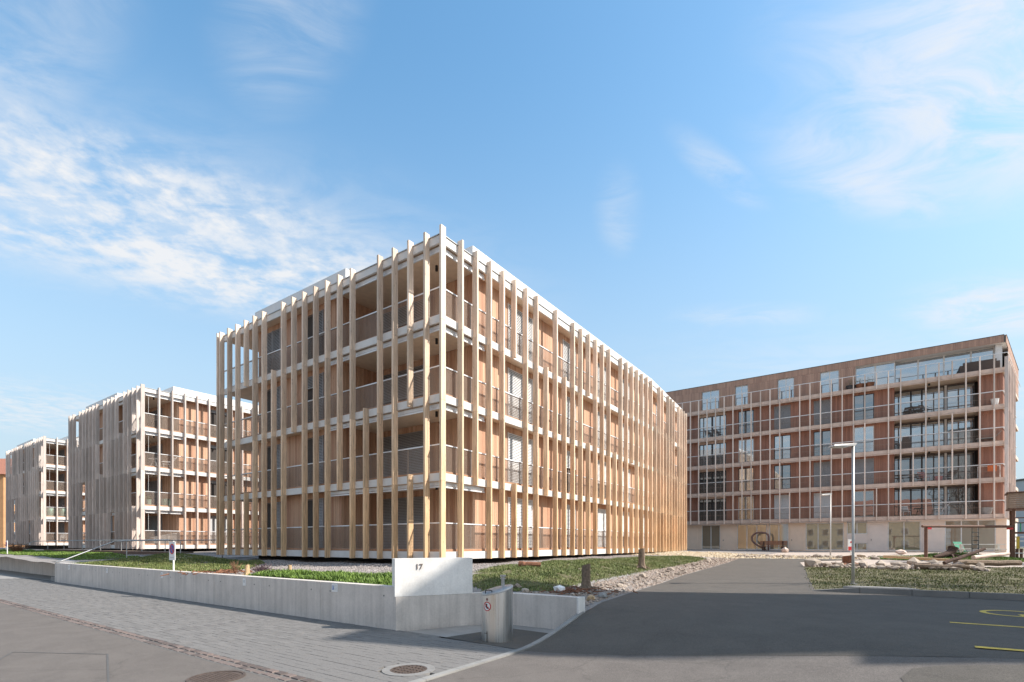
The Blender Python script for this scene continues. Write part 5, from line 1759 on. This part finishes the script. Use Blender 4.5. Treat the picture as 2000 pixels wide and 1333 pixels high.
for z in (.25, .55, .85, 1.05, 1.75, 2.0):
    b = MB(); b.box(.061, 1.44, -.03, .0 - .001, z, z + .05); obj('rail', b, 'rail_metal' if z < 1.2 else 'play_wood', t)
for k in range(9):
    b = MB(); b.box(.07 + .15 * k, .19 + .15 * k, .02, .05, 0, .5); obj('board', b, 'play_wood', t)
b = MB(); b.box(.10, .22, -.06, -.031, .5, 1.1); obj('yellow_panel', b, 'paint_yellow', t)
b = MB(); b.tube([(.25, -.05, 1.34), (.25, -.05, 1.75)], .03, 8); obj('green_handle', b, 'green_cloth', t)

t = thing('picnic_table', 'pale timber picnic table with benches behind the mound', 'table', (5.2, 41.0, zz(5.2, 41.0)))
for k in range(4):
    b = MB(); b.box(-1.1, 1.1, -.4 + .2 * k, -.22 + .2 * k, .70, .74); obj('tabletop_board', b, 'net_white', t)
for y in (-.75, .75):
    b = MB(); b.box(-1.1, 1.1, y - .14, y + .14, .42, .46); obj('seat', b, 'net_white', t)
for x in (-.8, .8):
    b = MB(); b.box(x - .05, x + .05, -.8, .8, .34, .418); b.box(x - .05, x + .05, -.35, -.25, 0, .698); b.box(x - .05, x + .05, .25, .35, 0, .698); obj('leg', b, 'net_white', t)
t = thing('deck_chair', 'green folding deck chair leaning behind the mound', 'chair', (4.45, 41.9, zz(4.45, 41.9)), R(20))
t.scale = (.72, .72, .78)
b = MB(); b.hexa([(-.3, -.2, .35), (.3, -.2, .35), (.3, -.18, .35), (-.3, -.18, .35), (-.40, .3, 1.12), (.2, .3, 1.12), (.2, .33, 1.12), (-.40, .33, 1.12)]); obj('backrest', b, 'green_cloth', t)
b = MB(); b.box(-.3, .3, -.75, -.18, .33, .36); obj('seat', b, 'green_cloth', t)
for x in (-.3, .3):
    b = MB(); b.tube([(x, -.7, 0), (x, -.2, .5)], .02, 6); b.tube([(x, -.6, .35), (x, .25, 0)], .02, 6); obj('leg', b, 'galvanised', t)


# ------------------------------------------------------------------ things on the balconies
def chair(u, v, z, rz, label, mat='white_paint', lean=.35, wide=.55):
    t = thing('balcony_chair', label, 'chair', (u, v, z), rz)
    for k in range(4):
        b = MB(); b.box(-wide / 2, wide / 2, -.25 + .13 * k, -.15 + .13 * k, .40, .43); obj('seat_slat', b, mat, t)
    for k in range(3):
        y = .27 + lean * .1 * k * 2; z_ = .55 + .14 * k
        b = MB(); b.hexa([(-wide / 2, y, z_), (wide / 2, y, z_), (wide / 2, y + .03, z_), (-wide / 2, y + .03, z_), (-wide / 2, y + .03, z_ + .09), (wide / 2, y + .03, z_ + .09), (wide / 2, y + .06, z_ + .09), (-wide / 2, y + .06, z_ + .09)]); obj('back_slat', b, mat, t)
    for s_ in (-1, 1):
        x = s_ * (wide / 2 - .02)
        b = MB(); b.tube([(x, -.22, 0), (x, -.25, .42)], .018, 6); obj('leg', b, mat, t)
        b = MB(); b.tube([(x, .35, 0), (x, .24, .42), (x, .27 + lean * .7, .98)], .018, 6); obj('leg', b, mat, t)
        b = MB(); b.tube([(x, -.28, .6), (x, .3, .62)], .02, 6); obj('armrest', b, mat, t)


def table(u, v, z, label, mat, r=.38, h=.72):
    t = thing('balcony_table', label, 'table', (u, v, z))
    b = MB(); b.disc((0, 0, h - .03), (0, 0, 1), r, .03, 20); obj('tabletop', b, mat, t)
    for k in range(3):
        a = 2.1 * k + .4; b = MB(); b.tube([(r * .15 * math.cos(a), r * .15 * math.sin(a), h - .03), (r * .8 * math.cos(a), r * .8 * math.sin(a), 0)], .018, 6); obj('leg', b, mat, t)


def pot(u, v, z, r, h, label, mat, plant=None, name='plant_pot'):
    t = thing(name, label, 'plant pot', (u, v, z))
    b = MB(); n_ = 16
    prof = [(r * .72, 0), (r * .9, h * .5), (r, h * .94), (r * 1.06, h), (r * .9, h), (r * .86, h * .85)]
    for rr, z_ in prof:
        for k in range(n_): b.v.append((rr * math.cos(2 * math.pi * k / n_), rr * math.sin(2 * math.pi * k / n_), z_))
    for i in range(len(prof) - 1):
        for k in range(n_): b.f.append((i * n_ + k, i * n_ + (k + 1) % n_, (i + 1) * n_ + (k + 1) % n_, (i + 1) * n_ + k)); b.m.append(0); b.t.append(.5)
    b.f.append(tuple((len(prof) - 1) * n_ + k for k in range(n_))); b.m.append(0); b.t.append(.5)
    obj('pot', b, mat, t)
    if plant:
        m = MB()
        for k in range(90):
            a = random.uniform(0, 6.28); q = random.uniform(0, r * 1.2); x, y, z_ = q * math.cos(a), q * math.sin(a), h + random.uniform(-.05, r * 1.4)
            s_ = random.uniform(.03, .08); c = random.uniform(0, 6.28)
            m.poly([(x, y, z_), (x + s_ * math.cos(c), y + s_ * math.sin(c), z_ + s_ * .6), (x + s_ * math.cos(c + .9), y + s_ * math.sin(c + .9), z_ + s_ * .8)], 0, random.random())
        obj('leaves', m, plant, t, tint=True, kind='stuff')


z1, z2, z3, z4, z5 = ZS
chair(2.35, 55.6, z1, R(15), 'white slatted armchair on the first floor balcony of the long building')
chair(4.5, 55.5, z1, R(-85), 'white lounge chair seen from the side on the first floor balcony', lean=.6)
table(3.3, 56.2, z1, 'dark round table between the two white chairs on the balcony', 'frame_dark')
pot(7.4, 55.1, z1, .42, .55, 'large round grey tub at the right end of the first floor balcony', 'fabric_grey')
table(1.95, 55.6, z2, 'dark round table at the left end of the second floor loggia', 'frame_dark', .5)
table(2.9, 55.7, z2, 'second dark table farther right on the second floor loggia', 'fabric_grey', .45)
chair(3.6, 55.5, z2, R(30), 'pink cushioned chair on the second floor loggia', 'pink_fabric')
pot(4.5, 55.2, z2, .28, .4, 'pink flower tub behind the second floor railing', 'pink_fabric', 'blade_green')
chair(5.3, 55.8, z2, R(-30), 'dark chair beside the loggia column on the second floor', 'fabric_brown')
t = thing('drying_rack', 'white drying rack with an orange cloth hung over it on the balcony', 'drying rack', (7.55, 55.05, z2))
b = MB()
for x in (-.65, .65): b.tube([(x, -.15, 0), (x, .15, .95)], .015, 6); b.tube([(x, .15, 0), (x, -.15, .95)], .015, 6)
for k in range(6): b.tube([(-.65, -.15 + .06 * k, .95), (.65, -.15 + .06 * k, .95)], .007, 5)
obj('frame', b, 'white_paint', t)
o = MB(); o.box(-.0, .55, -.20, -.17, .5, .99); o.box(-.0, .55, -.169, .18, .965, .985)
o = obj('towel', o, 'orange_cloth', None, False, False, (7.45, 55.05, z2)); tag(o, 'bright orange cloth hanging over the drying rack on the balcony', 'cloth')
t = thing('covered_parasol', 'tall dark brown covered furniture on the third floor loggia', 'furniture cover', (2.35, 55.6, z3))
b = MB(); b.hexa([(-.35, -.3, 0), (.35, -.3, 0), (.35, .3, 0), (-.35, .3, 0), (-.24, -.2, 1.15), (.24, -.2, 1.15), (.24, .2, 1.15), (-.24, .2, 1.15)]); obj('cover', b, 'fabric_brown', t)
chair(1.85, 55.5, z3, R(20), 'dark slim chair left of the covered furniture', 'frame_dark', wide=.4)
t = thing('side_bench', 'brown folded lounger on the right end of the third floor balcony', 'lounger', (7.5, 55.1, z3))
b = MB(); b.box(-.7, .3, -.25, .25, .3, .36); obj('seat', b, 'fabric_grey', t)
b = MB(); b.hexa([(.3, -.25, .3), (.36, -.25, .3), (.36, .25, .3), (.3, .25, .3), (.75, -.25, .8), (.8, -.25, .8), (.8, .25, .8), (.75, .25, .8)]); obj('backrest', b, 'fabric_grey', t)
for x in (-.6, .25): b = MB(); b.box(x, x + .05, -.22, .22, 0, .298); obj('leg', b, 'frame_dark', t)
for k, (u, lb) in enumerate(((2.3, 'dark chair at the left end of the fourth floor loggia'), (3.15, 'dark chair at the middle of the fourth floor loggia'), (3.75, 'dark chair right of the table on the fourth floor loggia'))):
    chair(u, 55.7, z4, R(40 * k - 30), lb, 'frame_dark')
table(2.75, 55.6, z4, 'dark table among the chairs on the fourth floor loggia', 'frame_dark', .5)
pot(7.9, 55.0, z4, .25, .5, 'white tub at the right end of the fourth floor balcony', 'white_paint')
t = thing('garden_sofa', 'brown wicker sofa at the right end of the attic terrace', 'sofa', (7.0, 55.25, z5))
b = MB(); b.box(-1.0, 1.0, -.05, .6, 0, .42); obj('seat', b, 'fabric_brown', t)
b = MB(); b.box(-1.0, 1.0, -.25, -.052, 0, .85); obj('backrest', b, 'fabric_brown', t)
for x in (-1.2, 1.002): b = MB(); b.box(x, x + .198, -.25, .6, 0, .65); obj('armrest', b, 'fabric_brown', t)
for u, lb, m in ((-.9, 'round bowl planter with green leaves on the attic terrace', 'log_red'), (-1.6, 'dark low planter with shrub at left on the attic terrace', 'frame_dark'), (-.2, 'small bowl planter right of the leafy one on the attic terrace', 'log_red')):
    pot(u, 54.95, z5, .36, .35, lb, m, 'blade_green')
for k, (u, lb) in enumerate(((-13.9, 'dark wicker chair at the left loggia, fourth floor'), (-13.1, 'dark round-backed chair right of the wicker one, left loggia'))):
    chair(u, 55.1, z4, R(30), lb, 'frame_dark')
table(-13.4, 55.15, z3, 'dark round table in the left loggia, third floor', 'frame_dark', .35)

# balconies of the grey-finned buildings
ob = Vector((-42.9, 14.7)); zb = 1.60
table(ob.x - .85, ob.y + 1.15, zb + 2 * ST, 'white folding table on the grey-finned building\'s second balcony', 'white_paint', .36)
chair(ob.x - .85, ob.y + 1.95, zb + 2 * ST, R(-5), 'white folding chair beside the white table on the balcony', 'white_paint', .5, .45)
pot(ob.x - .75, ob.y + 1.9, zb + ST, .33, .62, 'pale green planter box on the first balcony of the grey-finned building', 'pot_green')
pot(ob.x - .7, ob.y + .75, zb + ST, .16, .5, 'small pot with yellow green plant at the balcony corner', 'pot_green', 'blade_bright')
b = MB(); b.hexa([(-.3, -.9, 0), (.3, -.9, 0), (.3, .9, 0), (-.3, .9, 0), (-.3, -.9, .55), (.3, -.9, .55), (.3, .9, .95), (-.3, .9, .95)])
o = obj('storage_box', b, 'fabric_grey', None, loc=(ob.x - .95, ob.y + 1.9, zb)); tag(o, 'grey slant-topped storage box on the ground floor balcony', 'box')
oc = Vector((-73.4, 16.1)); zc = 1.80
pot(oc.x - .75, oc.y + .75, zc + ST, .42, .95, 'tall green tub nearest the corner on the far left building', 'pot_green', 'leaf_purple')
pot(oc.x - .75, oc.y + 1.85, zc + ST, .42, .95, 'second tall green tub on the far left building\'s balcony', 'pot_green', 'leaf_purple')
chair(oc.x - .9, oc.y + 1.0, zc, R(-60), 'dark chair on the ground floor of the far left building', 'frame_dark')
chair(oc.x - .9, oc.y + 1.9, zc, R(-100), 'white chair on the ground floor of the far left building', 'white_paint')
